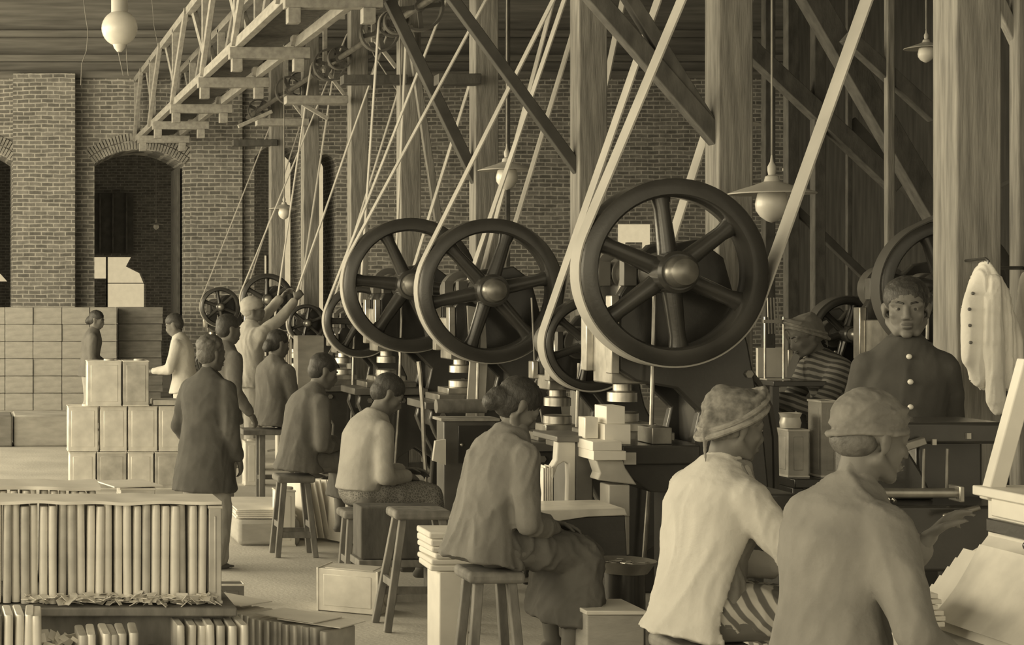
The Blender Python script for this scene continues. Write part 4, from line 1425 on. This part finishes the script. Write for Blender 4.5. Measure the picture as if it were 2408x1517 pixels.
# man in the long dark coat
q = P(500, 815, 356)
person('person', 'standing man in a long dark coat beside the row of tin sheets', (q.x - .05, q.y, .80), R_(40), lean=(1, 4, 8), hy=-10, hp=4, k=.97, seated=False,
       knees=((.02, -.11, -.40), (.03, .11, -.40)), ankles=((-.02, -.12, -.76), (.02, .12, -.76)), wrists=((.12, -.20, -.08), (.14, .18, -.06)),
       top='coat_dark', hem=.30, hemflare=1.8, bottom='cloth_trouser', bottom_kind='trousers', hair='wild', hairmat='hair_b', voxel=.010, cvoxel=.012, fold=.012, bulk=1.06, skin='skin_d')
# head behind the coat man
q = P(528, 742, 280)
person('person', 'dark haired man mostly hidden behind the man in the long dark coat', (q.x - .03, q.y, .86), R_(20), lean=(2, 4, 8), hy=0, hp=6, k=1.03, seated=False,
       wrists=((.15, -.22, -.05), (.15, .22, -.05)), top='cloth_mid', hem=.14, bottom='cloth_trouser', bottom_kind='trousers', hair='short', voxel=.014, cvoxel=.016)
# person in white bending over the tins
q = P(430, 770, 215)
person('person', 'person in white bending behind the stacked tin canisters', (q.x + .02, q.y, .86), R_(160), lean=(3, 8, 14), hy=0, hp=22, k=.98, seated=False,
       wrists=((.32, -.12, .10), (.34, .12, .10)), top='cloth_white', hem=.14, bottom='cloth_white', bottom_kind='sarong', sarong_hem=.9, hair='short', voxel=.014, cvoxel=.016,
       knees=((.02, -.10, -.40), (.02, .10, -.40)), ankles=((-.02, -.1, -.78), (-.02, .1, -.78)), male=False)
# woman by the wall of crates
q = P(212, 752, 178)
person('person', 'standing woman with a bun in front of the wall of crates', (q.x, q.y, .835), R_(-8), lean=(2, 5, 10), hy=-10, hp=14, k=1.0, seated=False,
       knees=((.0, -.08, -.42), (.02, .08, -.42)), ankles=((-.02, -.08, -.78), (-.02, .08, -.78)), wrists=((.22, -.12, -.02), (.25, .10, .0)), top='cloth_mid', hem=.12, bottom='cloth_pale', bottom_kind='sarong', sarong_hem=.85,
       hair='bun', voxel=.014, cvoxel=.016, male=False)
# striped shirt man at the side table
q = P(1885, 775, 384)
person('person', 'man in a striped shirt and headcloth leaning on the dark side table', (q.x + .29, q.y + .02, .98), R_(188), lean=(14, 24, 34), hy=-10, hp=22, k=1.0, seated=False,
       knees=((.0, -.10, -.42), (.02, .10, -.42)), ankles=((-.02, -.10, -.80), (-.02, .10, -.80)), wrists=((.46, -.16, .16), (.50, .06, .20)), top='stripe_b', hem=.06, bottom='cloth_mid', bottom_kind='sarong', sarong_hem=.9,
       hair='headcloth', hairmat='cloth_grey', voxel=.011, cvoxel=.013)
# ================================================================== crates, canisters, tin sheets, stools
def XYZ(s):
    return (lambda px: (px - VX) / s), (lambda py: EYE - (py - VY) / s), F / s


# wall of packing crates at the back
X, Z, Y = XYZ(152)
ed = [-56, 12, 78, 146, 211, 275]
cn = ['leftmost', 'second', 'third', 'fourth', 'rightmost']
for c in range(5):
    for r in range(6):
        x0, x1 = X(ed[c]) + .004, X(ed[c + 1]) - .004
        z0 = .2665 * r
        dy = random.uniform(-.012, .012)
        o = root('packing_crate', ((x0 + x1) / 2, Y, z0), 'pale packing crate, %s row from the floor and %s column of the crate wall' % (ORD[r], cn[c]), 'crate', 'crates in the wall of crates')
        MB().bb(x0, x1, Y + dy, Y + .52, z0 + .001, z0 + .262).build('case', M['crate'], o, bevel=.006)
X, Z, Y = XYZ(150)
for r in range(6):
    z0 = .2665 * r
    x0, x1 = X(279), X(381) + random.uniform(-.02, .02)
    o = root('packing_crate', ((x0 + x1) / 2, Y, z0), 'wide brown packing crate, %s from the floor, right of the pale crate wall' % ORD[r], 'crate', 'wide brown crates')
    MB().bb(x0, x1, Y, Y + .5, z0 + .001, z0 + .262).build('case', M['crate_d'], o, bevel=.006)
    MB().bb(x0 + .01, x1 - .01, Y - .012, Y, z0 + .105, z0 + .15).build('batten', M['crate_d'], o, bevel=.003)
X, Z, Y = XYZ(199)
tag(MB().bb(X(32), X(166), Y, Y + .75, 0, .37).build('pale_bale', M['crate'], bevel=.02), 'low pale bale on the floor before the wall of crates', 'bale')
tag(MB().bb(X(-40), X(29), Y - .05, Y + .6, 0, .37).build('brown_bale', M['crate_d'], bevel=.02), 'low brown bale at the left edge beside the pale one', 'bale')


def canister(name, label, loc, w=.24, d=.24, h=.35, m='tin', rot=None, group=None, lid=True):
    """Square oil tin with rolled rims, a pressed panel and a lid."""
    o = root(name, loc, label, 'tin', group)
    T = Matrix.Translation(Vector(loc)) @ (rot.to_4x4() if rot is not None else Matrix.Identity(4))

    def put(mb, nm, mm, bev):
        mb.v = [T @ v for v in mb.v]
        return mb.build(nm, M[mm], o, bevel=bev)
    b = MB().bb(-w / 2, w / 2, -d / 2, d / 2, .004, h - .004)
    b.bb(-w / 2 + .03, w / 2 - .03, -d / 2 - .003, -d / 2 + .01, .04, h - .04)
    b.bb(-w / 2 - .003, -w / 2 + .01, -d / 2 + .03, d / 2 - .03, .04, h - .04)
    put(b, 'body', m, .004)
    for z in (0, h - .012):
        r = MB()
        e = .004
        for a, c_, e0, e1 in ((-w / 2 - e, w / 2 + e, -d / 2 - e, -d / 2 + e), (-w / 2 - e, w / 2 + e, d / 2 - e, d / 2 + e), (-w / 2 - e, -w / 2 + e, -d / 2, d / 2), (w / 2 - e, w / 2 + e, -d / 2, d / 2)):
            r.bb(a, c_, e0, e1, z, z + .012)
        put(r, 'rim', 'tin', .002)
    if lid:
        put(MB().lathe([(.01, 0), (.05, 0), (.05, .012), (.045, .016), (.01, .016)], (w * .18, d * .15, h - .004), 'z', 20), 'lid', 'tin_d', 0)
    return o


# stack of bright canisters in front of the person in white
s = 255
X, Z, Y = XYZ(s)
sp = []
for r, (z0, h, cols) in enumerate(((0, .345, ((163, 226), (228, 298), (300, 362), (364, 430))), (.347, .42, ((160, 232), (236, 300), (302, 372), (374, 432))), (.769, .42, ((205, 286), (289, 351))))):
    for c, (a, b) in enumerate(cols):
        wd = X(b) - X(a) - .008
        nm = ('bottom', 'middle', 'top')[r]
        m = 'tin' if (r, c) not in ((2, 1), (0, 3), (0, 1)) else 'tin_d'
        canister('tin_canister', '%s oil tin in the %s row of the canister stack, %s from the left' % ('dull' if m == 'tin_d' else 'bright', nm, ORD[c]), ((X(a) + X(b)) / 2, Y + .13 + (.04 if r == 1 else 0), z0), wd, .25, h, m, group='canister stack')
tag(MB().box((X(392), Y + .16, .80), (.24, .28, .05)).build('tin_tray', M['tin_d'], bevel=.006), 'shallow dull tray on the canister stack, right end', 'tray')
# lone canisters on the floor
s = 410
X, Z, Y = XYZ(s)
canister('tin_canister', 'bright oil tin lying on its side on the open floor', (X(683) + .20, Y + .05, .124), .24, .24, .36, 'tin', Matrix.Rotation(R_(-30), 3, 'Z') @ Matrix.Rotation(R_(90), 3, 'Y') @ Matrix.Translation((0, 0, -.18)).to_3x3())
X, Z, Y = XYZ(405)
canister('tin_box', 'small dark tin box on the floor beyond the fanned tin sheets', (X(547), Y + .08, 0), .14, .12, .12, 'iron_grey', lid=False)
X, Z, Y = XYZ(330)
canister('tin_canister', 'pale oil tin standing under the woman in the mid grey jacket', (X(676), Y + .15, 0), .13, .2, .40, 'tin_w')
X, Z, Y = XYZ(250)
canister('tin_canister', 'pale oil tin standing on the floor behind the wooden bench', (X(592), Y + .1, 0), .12, .2, .42, 'tin_w')
# bale with pale packs near the bench
X, Z, Y = XYZ(328)
tag(MB().bb(X(560), X(706), Y, Y + .85, 0, .185).build('wrapped_bale', M['crate'], bevel=.03), 'pale wrapped bale lying on the floor behind the long dark coat', 'bale')
mb = MB()
for k in range(5):
    mb.box((X(632) + random.uniform(-.012, .012), Y + .43, .190 + .014 * k + .006), (.43, .80, .011), Matrix.Rotation(random.uniform(-.03, .03), 3, 'Z'))
tag(mb.build('sheet_pack', M['tin_w'], bevel=.003), 'pack of white sheets lying on the pale wrapped bale', 'sheets')
for lb, x0, n, s, h, tl, stp_ in (('tilted pack of tin sheets on the floor below the woman in the mid grey jacket', 700, 6, 323, .43, .16, 14), ('three upright tin sheets standing left of the crate the youth sits on', 798, 3, 328, .34, -.02, 13)):
    X, Z, Y = XYZ(s)
    mb = MB()
    for k in range(n):
        a = R_(28) + random.uniform(-.05, .05)
        c = Vector((X(x0 + stp_ * k + 6), Y + .12, h / 2 + .015))
        mb.box(c, (.010, .24, h), Matrix.Rotation(-tl, 3, 'Y') @ Matrix.Rotation(a, 3, 'Z'))
    tag(mb.build('tin_sheet_pack', M['tin_w'], bevel=.002), lb, 'tin sheets')
# crate the youth sits on
X, Z, Y = XYZ(400)
o = root('low_crate', (X(930), Y, 0), 'dark low crate on short feet in front of the youth in the patterned sarong', 'crate')
MB().bb(X(840), X(1030), Y - .10, Y + .12, .26, .566).build('case', M['wood_d'], o, bevel=.008)
MB().bb(X(834), X(1036), Y - .115, Y + .135, .215, .258).build('bottom_board', M['wood_stool'], o, bevel=.005)
for px in (850, 1006):
    MB().bb(X(px), X(px + 14), Y - .08, Y + .1, 0, .215).build('foot', M['wood_stool'], o, bevel=.004)


def stool(label, x, y, h, w=.32, d=.26, splay=.09, m='wood_stool', seat_t=.05, rot=0.0, leg=.038):
    o = root('wooden_stool', (x, y, 0), label, 'stool')
    st_ = MB().box((x, y, h - seat_t / 2), (w, d, seat_t))
    st_.build('seat', M[m], o, bevel=.018, seg=3)
    tops, feet = [], []
    for sx in (-1, 1):
        for sy in (-1, 1):
            t = Vector((x + sx * (w / 2 - .05), y + sy * (d / 2 - .045), h - seat_t + .005))
            f = Vector((x + sx * (w / 2 - .05 + splay), y + sy * (d / 2 - .045 + splay * .7), 0))
            MB().bar(f, t, leg, leg, Vector((0, 1, 0))).build('leg', M[m], o, bevel=.004)
            tops.append(t)
            feet.append(f)
    for a, b, u in ((0, 2, .30), (1, 3, .30), (0, 1, .42), (2, 3, .42)):
        p, q = feet[a].lerp(tops[a], u), feet[b].lerp(tops[b], u)
        MB().bar(p, q, .022, .042).build('stretcher', M[m], o, bevel=.003)
    return o


stool('empty tall wooden stool standing on the floor left of the nearest seated woman', *P(985, 1000, 434).xy, .645, w=.31, d=.24, splay=.10)
stool('tall wooden stool under the seated woman with the bun', *P(1150, 1000, 548).xy, .632, w=.24, d=.26, splay=.05)
stool('wooden stool under the man in the white jacket', *P(1648, 1000, 695).xy, .642, w=.26, d=.28, splay=.05)
stool('wooden stool under the man in the grey jacket', *P(1945, 1000, 850).xy, .68, w=.28, d=.28, splay=.05)
stool('wooden stool under the woman in the mid grey jacket', *P(690, 1000, 340).xy, .560, w=.26, d=.26, splay=.05)
stool('low wooden stool mostly hidden under the youth in the patterned sarong', *P(845, 1000, 384).xy, .49, w=.24, d=.24, splay=.03)
X, Z, Y = XYZ(268)
o = root('wooden_bench', (X(630), Y, 0), 'narrow wooden bench below the turbaned man', 'bench')
MB().bb(X(566), X(700), Y - .13, Y + .13, .575, .625).build('seat', M['wood_stool'], o, bevel=.008)
for px in (606, 688):
    for yy in (Y - .10, Y + .08):
        MB().bb(X(px), X(px) + .05, yy, yy + .04, 0, .575).build('leg', M['wood_stool'], o, bevel=.004)
MB().bb(X(606), X(690), Y - .03, Y + .01, .18, .22).build('stretcher', M['wood_stool'], o, bevel=.003)

# ------------------------------------------------------------------ rows of folded tin sheets at the lower left
def blank_mesh(w, d, h, m, name='tin_blank'):
    n = 6
    def ringpts(ww, dd, z):
        pts = []
        for sx, sy in ((1, 1), (-1, 1), (-1, -1), (1, -1)):
            for k in range(n):
                a = {(1, 1): 0, (-1, 1): PI / 2, (-1, -1): PI, (1, -1): 1.5 * PI}[(sx, sy)] + PI / 2 * k / (n - 1)
                r = min(ww, dd) * .42
                pts.append(Vector((sx * (ww / 2 - r) + r * math.cos(a), sy * (dd / 2 - r) + r * math.sin(a), z)))
        return pts
    mb = MB()
    rs = []
    for t in (0, .15, .5, .85, 1.0):
        b = 1 + .03 * math.sin(PI * t)
        rs.append(ringpts(w * b, d, h * t))
    rs.append(ringpts(w * .8, d * .99, h + .004))
    mb.loft(rs)
    return mb


protos = []
for i, (w, m) in enumerate(((.032, 'tin'), (.034, 'tin_d'), (.033, 'tin'), (.035, 'tin'))):
    o = blank_mesh(w, .22, .385, m).build('tin_blank', M[m], None, sharp=50)
    protos.append(o)
first = set()


def blanks(x0, x1, y, z0, step, label, group, ang=0.0, dx=0.0, dy=None, jit=1.0, sc=1.0):
    n = int(abs(x1 - x0) / step) if dy is None else int(math.hypot(x1 - x0, dy) / step)
    for k in range(n):
        u = (k + .5) / n
        i = random.choice((0, 1, 2, 3, 0, 1))
        p = protos[i]
        if i not in first:
            first.add(i)
            o = p
        else:
            o = p.copy()
            col.objects.link(o)
        o.location = (x0 + (x1 - x0) * u, y + (dy or 0) * u + random.uniform(-.012, .012) * jit, z0 + random.uniform(0, .006))
        o.rotation_euler = (0, random.uniform(-.012, .012) * jit, ang + random.uniform(-.035, .035) * jit)
        o.scale = (random.uniform(.93, 1.0) if dy is None else 1, 1, sc * random.uniform(.97, 1.0))
        tag(o, label, 'tin sheet', group)


blanks(.0, .91, 7.12, .592, .0362, 'thin folded tin sheet standing upright in the front upper row at the lower left', 'front upper row of tin sheets')
blanks(.02, .52, 7.64, .592, .040, 'thin folded tin sheet standing upright in the short row behind the front upper row', 'short rear row of tin sheets', jit=1.5)
blanks(.02, .26, 6.72, .235, .040, 'thin folded tin sheet standing in the lowest row at the left edge', 'lowest row of tin sheets', jit=1.6)
blanks(.385, .61, 6.72, .165, .037, 'bright folded tin sheet standing below the plank, left of the dark drum', 'low sheets under the plank', jit=2)
blanks(.77, 1.05, 6.95, .155, .037, 'thin folded tin sheet standing low to the right of the dark drum', 'low sheets right of the drum', jit=1.6)
blanks(1.00, 1.50, 7.92, .055, .036, 'thin folded tin sheet in the slanting row on the floor', 'slanting row of tin sheets', ang=R_(-48), dy=-.60, jit=1.2)
def wavy_sheet(x0, x1, y0, y1, z, amp, seed, t=.006, nx=40):
    mb = MB()
    up_, dn_ = [], []
    for i in range(nx + 1):
        x = x0 + (x1 - x0) * i / nx
        for j in range(5):
            y = y0 + (y1 - y0) * j / 4 + .02 * noise.noise(Vector((x * 7, j, seed)))
            zz = z + amp * noise.noise(Vector((x * 6 + seed, y * 5, seed)))
            up_.append(Vector((x, y, zz + t)))
            dn_.append(Vector((x, y, zz)))
    n_ = len(up_)
    fs = []
    for i in range(nx):
        for j in range(4):
            a = i * 5 + j
            fs.append((a, a + 1, a + 6, a + 5))
            fs.append((a + 5 + n_, a + 6 + n_, a + 1 + n_, a + n_))
    for i in range(nx):
        for j in (0, 4):
            a = i * 5 + j
            fs.append((a, a + 5, a + 5 + n_, a + n_))
    for j in range(4):
        for i in (0, nx):
            a = i * 5 + j
            fs.append((a, a + 1, a + 1 + n_, a + n_))
    return mb.add(up_ + dn_, fs)


tag(wavy_sheet(-.02, .965, 6.975, 7.25, .985, .007, 2.0, t=.012).build('cover_sheet', M['tin_w']), 'long buckled white sheet lying along the top of the front upper row', 'sheet')
tag(wavy_sheet(-.02, .53, 7.50, 7.80, .984, .008, 9.0, t=.014).build('cover_sheet', M['tin_w']), 'buckled white sheet lying on top of the short rear row', 'sheet')
canister('tin_canister', 'dull oil tin closing the right end of the front upper row', (.945, 7.12, .592), .05, .22, .385, 'tin_d', lid=False)
tag(MB().bb(-.1, 1.02, 6.93, 7.88, .555, .59).build('plank', M['wood_stool'], bevel=.006), 'thick plank under the two upper rows of tin sheets', 'plank')
o = root('trestle_crate', (.45, 7.4, 0), 'brown crate carrying the plank under the upper rows of tin sheets', 'crate')
MB().bb(-.1, .98, 7.0, 7.85, .0, .553).build('case', M['wood_stool'], o, bevel=.01)
tag(MB().bb(-.05, 1.10, 6.52, 6.92, 0, .10).build('floor_board', M['wood_d'], bevel=.008), 'low board on the floor under the lowest tin sheets', 'board')
tag(MB().bar((.93, 7.98, .025), (1.57, 7.24, .025), .36, .05).build('floor_skid', M['wood_d'], bevel=.008), 'low skid under the slanting row of tin sheets', 'skid')
for sx, lb in ((.13, 'left'), (.49, 'right')):
    tag(MB().bb(sx - .13, sx + .13, 6.55, 6.9, .101, .101 + (.13 if lb == 'left' else .062)).build('floor_block', M['wood_d'], bevel=.004), 'low block under the %s group of lowest tin sheets' % lb, 'block')
o = root('dark_drum', (.685, 6.72, .10), 'dark rounded drum among the low tin sheets', 'drum')
MB().lathe([(.02, 0), (.058, 0), (.062, .02), (.062, .30), (.066, .33), (.058, .37), (.035, .385), (.01, .388)], (.685, 6.72, .10), 'z', 26).build('barrel', M['iron_grey'], o)
mb = MB()
for k in range(46):
    c = Vector((random.uniform(.20, .38), random.uniform(6.60, 6.86), .105))
    c.z += random.uniform(.30, .43)
    mb.box(c, (random.uniform(.02, .06), random.uniform(.02, .05), .002), Matrix.Rotation(random.uniform(0, 6), 3, 'Z') @ Matrix.Rotation(random.uniform(-1.2, 1.2), 3, 'X') @ Matrix.Rotation(random.uniform(-1, 1), 3, 'Y'))
mb.bb(.25, .37, 6.60, 6.86, .101, .42)
tag(mb.build('tin_scraps', M['tin']), 'crumpled bright tin offcuts heaped between the lowest sheets', 'scrap', kind='stuff')
mb = MB()
for k in range(150):
    mb.box((random.uniform(.2, .95), random.uniform(6.94, 7.01), .600 + random.uniform(0, .035)), (random.uniform(.015, .05), .03, .002), Matrix.Rotation(random.uniform(0, 6), 3, 'Z') @ Matrix.Rotation(random.uniform(-.8, .8), 3, 'X'))
tag(mb.build('tin_scraps', M['tin']), 'thin line of tin snippets at the foot of the front upper row', 'scrap', kind='stuff')
for k, (a, b, yy) in enumerate(((1.30, 1.58, 7.42), (1.22, 1.50, 7.50), (1.02, 1.24, 7.86))):
    c = Vector(((a + b) / 2, yy, .452 + .006 * k))
    tag(MB().box(c, (.30, .20, .004), Matrix.Rotation(R_(-42 - 5 * k), 3, 'Z')).build('loose_sheet', M['tin_w']), ('loose white sheet at the near end on top of the slanting row', 'loose white sheet in the middle on top of the slanting row', 'loose white sheet at the far end on top of the slanting row')[k], 'sheet')
X, Z, Y = XYZ(480)
canister('tin_canister', 'oil tin under the flat white sheet behind the front upper row', (X(325), Y + .14, .43), .17, .24, .425, 'tin_d', lid=False)
canister('tin_canister', 'oil tin standing on the floor below the one with the flat sheet', (X(325), Y + .14, 0), .20, .25, .428, 'tin_d')
tag(MB().box((X(308), Y + .14, .864), (.25, .30, .006), Matrix.Rotation(.25, 3, 'Z')).build('flat_sheet', M['tin_w']), 'flat white sheet lying on an oil tin behind the front upper row', 'sheet')

tag(MB().bb(.78, 1.08, 6.78, 7.12 - .13, .101, .153).build('floor_block', M['wood_d'], bevel=.004), 'low block under the tin sheets right of the dark drum', 'block')
X, Z, Y = XYZ(560)
o = root('pale_box', (X(1450), Y, 0), 'pale box on the floor between the seated woman with the bun and the white jacket', 'box')
MB().bb(X(1384), X(1520), Y + .02, Y + .3, 0, .455).build('case', M['crate'], o, bevel=.006)
MB().bb(X(1380), X(1524), Y + .01, Y + .31, .457, .475).build('lid', M['tin_w'], o, bevel=.004)
# ------------------------------------------------------------------ white blanks on a pale box behind the seated woman
X, Z, Y = XYZ(520)
o = root('tall_box', (X(1072), Y + .12, 0), 'tall pale box holding white blanks, behind the seated woman with the bun', 'box')
MB().bb(X(1036), X(1104), Y + .02, Y + .24, 0, .548).build('case', M['tin_w'], o, bevel=.006)
zz = .549
for k in range(6):
    t = random.uniform(.022, .034)
    tag(MB().box((X(1078) + random.uniform(-.012, .012), Y + .14, zz + t / 2), (.235, .26, t - .002), Matrix.Rotation(random.uniform(-.05, .05), 3, 'Z')).build('white_pack', M['white'], bevel=.008), 'flat white pack, %s from the bottom of the pile on the tall pale box' % ORD[k], 'pack', 'white packs behind the seated woman')
    zz += t

# ------------------------------------------------------------------ tins beyond the white jacket
X, Z, Y = XYZ(420)
o = root('side_bench', (X(1900), Y, 0), 'dark bench carrying oil tins right of the largest press', 'bench')
MB().bb(X(1850), X(2060), Y - .1, Y + .3, .73, .78).build('top', M['iron'], o, bevel=.006)
for px in (1862, 2040):
    MB().bb(X(px) - .03, X(px) + .03, Y - .08, Y + .28, 0, .73).build('leg', M['iron'], o, bevel=.006)
canister('tin_canister', 'dull oil tin on the dark bench right of the white jacketed man', (X(1872), Y + .05, .781), .115, .16, .27, 'tin_d', lid=False)
q = Vector((X(1868), Y + .05, 1.053))
tag(MB().lathe([(.02, 0), (.052, 0), (.058, .03), (.05, .06), (.062, .085), (.056, .085), (.045, .06), (.02, .05)], q, 'z', 22).build('tin_funnel', M['tin']), 'small bright funnel standing on the dull oil tin', 'funnel')
canister('tin_canister', 'speckled pale tin beside the head of the grey jacketed man', (X(1946), Y + .05, .781), .10, .16, .43, 'crate', lid=False)
# low feed bench and rod between the two nearest men
X, Z, Y = XYZ(600)
o = root('feed_bench', (X(1815), Y + .1, 0), 'dark feed bench seen between the white and grey jackets', 'bench')
MB().bb(X(1752), X(1880), Y, Y + .3, Z(1232), Z(1162)).build('top', M['iron'], o, bevel=.01)
for px in (1762, 1862):
    MB().bb(X(px), X(px) + .04, Y + .05, Y + .25, 0, Z(1232)).build('leg', M['iron'], o)
MB().cyl((X(1817), Y - .02, Z(1330)), (X(1813), Y - .02, Z(1236)), .007, 10).build('bright_rod', M['steel'], o)
# packing case between the far presses
X, Z, Y = XYZ(226)
tag(MB().bb(X(700), X(762), Y, Y + .25, 0, Z(790)).build('packing_case', M['crate'], bevel=.006), 'tall pale packing case between the far presses', 'case')
mb = MB()
for k in range(7):
    mb.bb(X(664 + 5 * k), X(668 + 5 * k), Y + .3, Y + .45, 0, Z(800 - 6 * (k % 3)))
tag(mb.build('strip_bundle', M['tin_w']), 'pale bundle of upright strips left of the tall packing case', 'strips')

# ------------------------------------------------------------------ white jacket hanging on the big post
s = 548
X, Z, Y = XYZ(s)
o = root('hanging_jacket', (X(2325), Y, Z(615)), 'white jacket hanging from a hook on the big weathered post', 'jacket')
T = MB()
prof = ((2318, 616, 6, .02), (2319, 628, 16, .035), (2320, 650, 32, .05), (2322, 690, 47, .055), (2327, 740, 60, .06), (2332, 800, 68, .06), (2336, 850, 66, .055), (2341, 890, 55, .05), (2345, 915, 42, .03))
rings = []
for px, py, hw, dp in prof:
    rings.append([Vector((X(px) + hw / s * math.cos(2 * PI * j / 28), Y + dp * math.sin(2 * PI * j / 28), Z(py))) for j in range(28)])
T.loft(rings)
body_ = mobj('jacket_body', remesh(T, .007, 3, fold=.016, fscale=(16, 6, .5), seed=3.1, off=Vector(o['_o'])), M['cloth_coat'], o)
T = MB()
pts = [(2322, 660, .030), (2318, 730, .042), (2320, 800, .045), (2324, 880, .041), (2328, 940, .037), (2330, 962, .028)]
for (a, b, r), (c, d, r2) in zip(pts, pts[1:]):
    T.cap((X(a), Y - .045, Z(b)), (X(c), Y - .05, Z(d)), r, r2)
mobj('sleeve', remesh(T, .008, 3, fold=.009, fscale=(20, 9, 2), off=Vector(o['_o'])), M['cloth_coat'], o)
for px, py in ((2277, 690), (2269, 727), (2270, 765), (2272, 805)):
    MB().ell((X(px), Y - .035, Z(py)), .0075).build('button', M['iron_grey'], o)
MB().tube([(X(2318), Y + .17, Z(612)), (X(2318), Y, Z(608)), (X(2318), Y - .02, Z(614)), (X(2318), Y - .02, Z(622))], .006, 8).build('hook', M['iron'], o)
T = MB()
X, Z, Y = XYZ(530)
rings = []
for px, py, hw, dp in ((2412, 636, 5, .02), (2416, 660, 18, .04), (2420, 710, 26, .05), (2420, 790, 26, .05), (2420, 850, 18, .03)):
    rings.append([Vector((X(px) + hw / 530 * math.cos(2 * PI * j / 24), Y + dp * math.sin(2 * PI * j / 24), Z(py))) for j in range(24)])
T.loft(rings)
o = mobj('hanging_cloth', remesh(T, .009, 3, fold=.012, fscale=(18, 8, 2)), M['cloth_coat'])
tag(o, 'second white garment hanging at the right edge of the picture', 'garment')
MB().tube([(4.38, 7.95, Z(630)), (X(2412), 7.95, Z(630)), (X(2412), Y - .01, Z(632)), (X(2412), Y - .01, Z(642))], .008, 8).build('hook', M['iron'], o)

# ------------------------------------------------------------------ sloping desk with tin sheets, right foreground
B0 = P(2170, 1440, 760)
y1, y0 = 5.62, 4.55
o = root('sloping_desk', (3.3, 5.1, 0), 'pale stepped work desk at the lower right corner', 'desk')
prof = [(2.985, .790), (3.109, .985), (3.16, 1.015), (3.187, 1.05), (3.187, 1.175), (3.70, 1.175), (3.70, .70), (2.985, .70)]
MB().prism(prof, y0, y1).build('body', M['tin_w'], o, bevel=.006)
MB().bb(3.165, 3.19, y0, y1 - .03, 1.065, 1.108).build('dark_slab', M['iron'], o, bevel=.004)
dr = MB().bb(3.170, 3.19, y0, y1 - .05, 1.116, 1.172).build('drawer', M['tin_w'], o, bevel=.004)
sl = MB()
sl.hull_balls([(Vector((3.168, y1 - .26, 1.145)), (.004, .02, .007)), (Vector((3.168, y1 - .60, 1.145)), (.004, .02, .007))])
sl.build('slot', M['dark'], dr)
MB().bb(3.15, 3.72, y0, y1 + .02, 1.175, 1.205).build('top_board', M['tin_w'], o, bevel=.004)
MB().ell((3.165, y1 - .25, 1.05), (.012, .016, .014)).build('knob', M['iron'], o)
MB().bb(3.09, 3.165, y1 - .75, y1 - .5, .995, 1.04).build('dark_slab', M['iron'], o, bevel=.004)
MB().bar((3.185, y1 - .02, 1.16), (3.305, y1 - .02, 1.60), .05, .045, Vector((0, 1, 0))).build('slanting_rail', M['white'], o, bevel=.004)
MB().bar((3.33, y1 - .12, 1.19), (3.43, y1 - .12, 1.55), .03, .05, Vector((0, 1, 0))).build('slanting_rail', M['white'], o, bevel=.004)
MB().bb(2.76, 3.70, y0, y1 - .08, .745, .785).build('lower_shelf', M['crate'], o, bevel=.006)
for xx, yy in ((2.74, y1 - .14), (3.62, y1 - .14), (2.74, y0 + .1), (3.62, y0 + .1)):
    MB().bb(xx, xx + .05, yy, yy + .05, 0, .745).build('leg', M['crate'], o, bevel=.004)
# curved tin sheet and the stepped pile of sheets under it
n = 16
vsA, fsA = [], []
for i in range(n + 1):
    u = i / n
    for j, yy in enumerate((y0, y1 - .15)):
        x = 2.928 + .150 * u
        z = .818 + .212 * u - .018 * math.sin(PI * u) + .012 * u * u
        vsA.append(Vector((x, yy, z)))
for i in range(n):
    fsA.append((2 * i, 2 * i + 1, 2 * i + 3, 2 * i + 2))
mb = MB()
m_ = len(vsA)
nn_ = Vector((-.84, 0, .53))
mb.add(vsA + [v - nn_ * .004 for v in vsA], fsA + [tuple(reversed([a + m_ for a in f])) for f in fsA] + [(2 * i, 2 * i + 2, 2 * i + 2 + m_, 2 * i + m_) for i in range(n)] + [(2 * i + 1, 2 * i + 1 + m_, 2 * i + 3 + m_, 2 * i + 3) for i in range(n)] + [(0, m_, m_ + 1, 1), (2 * n, 2 * n + 1, 2 * n + 1 + m_, 2 * n + m_)])
tag(mb.build('curved_tin_sheet', M['tin']), 'big curved tin sheet leaning on the slope of the pale desk', 'tin sheet')
sd_ = Vector((.535, 0, .845))
for k in range(7):
    U0, U1 = -.055 + .004 * k, .245 - .034 * k
    c = Vector((2.985, 0, .790)) + sd_ * ((U0 + U1) / 2) + nn_ * (.030 - .0038 * k)
    ya, yb = y1 - .60, y1 - .04 + .018 * k
    rot = Matrix((sd_, Vector((0, 1, 0)), nn_)).transposed()
    mb = MB().box((c.x, (ya + yb) / 2, c.z), (U1 - U0, yb - ya, .0034), rot)
    tag(mb.build('white_sheet', M['white']), '%s white sheet from the top of the stepped pile under the curved tin sheet' % ORD[k], 'sheet', 'stepped pile of white sheets')
zz = .786
for k in range(8):
    t = .017
    tag(MB().box((2.80 + random.uniform(-.01, .01), y1 - .22, zz + t / 2), (.13, .22, t - .003), Matrix.Rotation(random.uniform(-.08, .08), 3, 'Z')).build('tin_plate', M['tin_w'], bevel=.002), 'small pale plate, %s from the bottom of the pile below the reaching hand' % ORD[k], 'plate', 'pale plates below the reaching hand')
    zz += t

# ------------------------------------------------------------------ tidy up
for o_ in bpy.data.objects:
    if '_o' in o_.keys():
        del o_['_o']
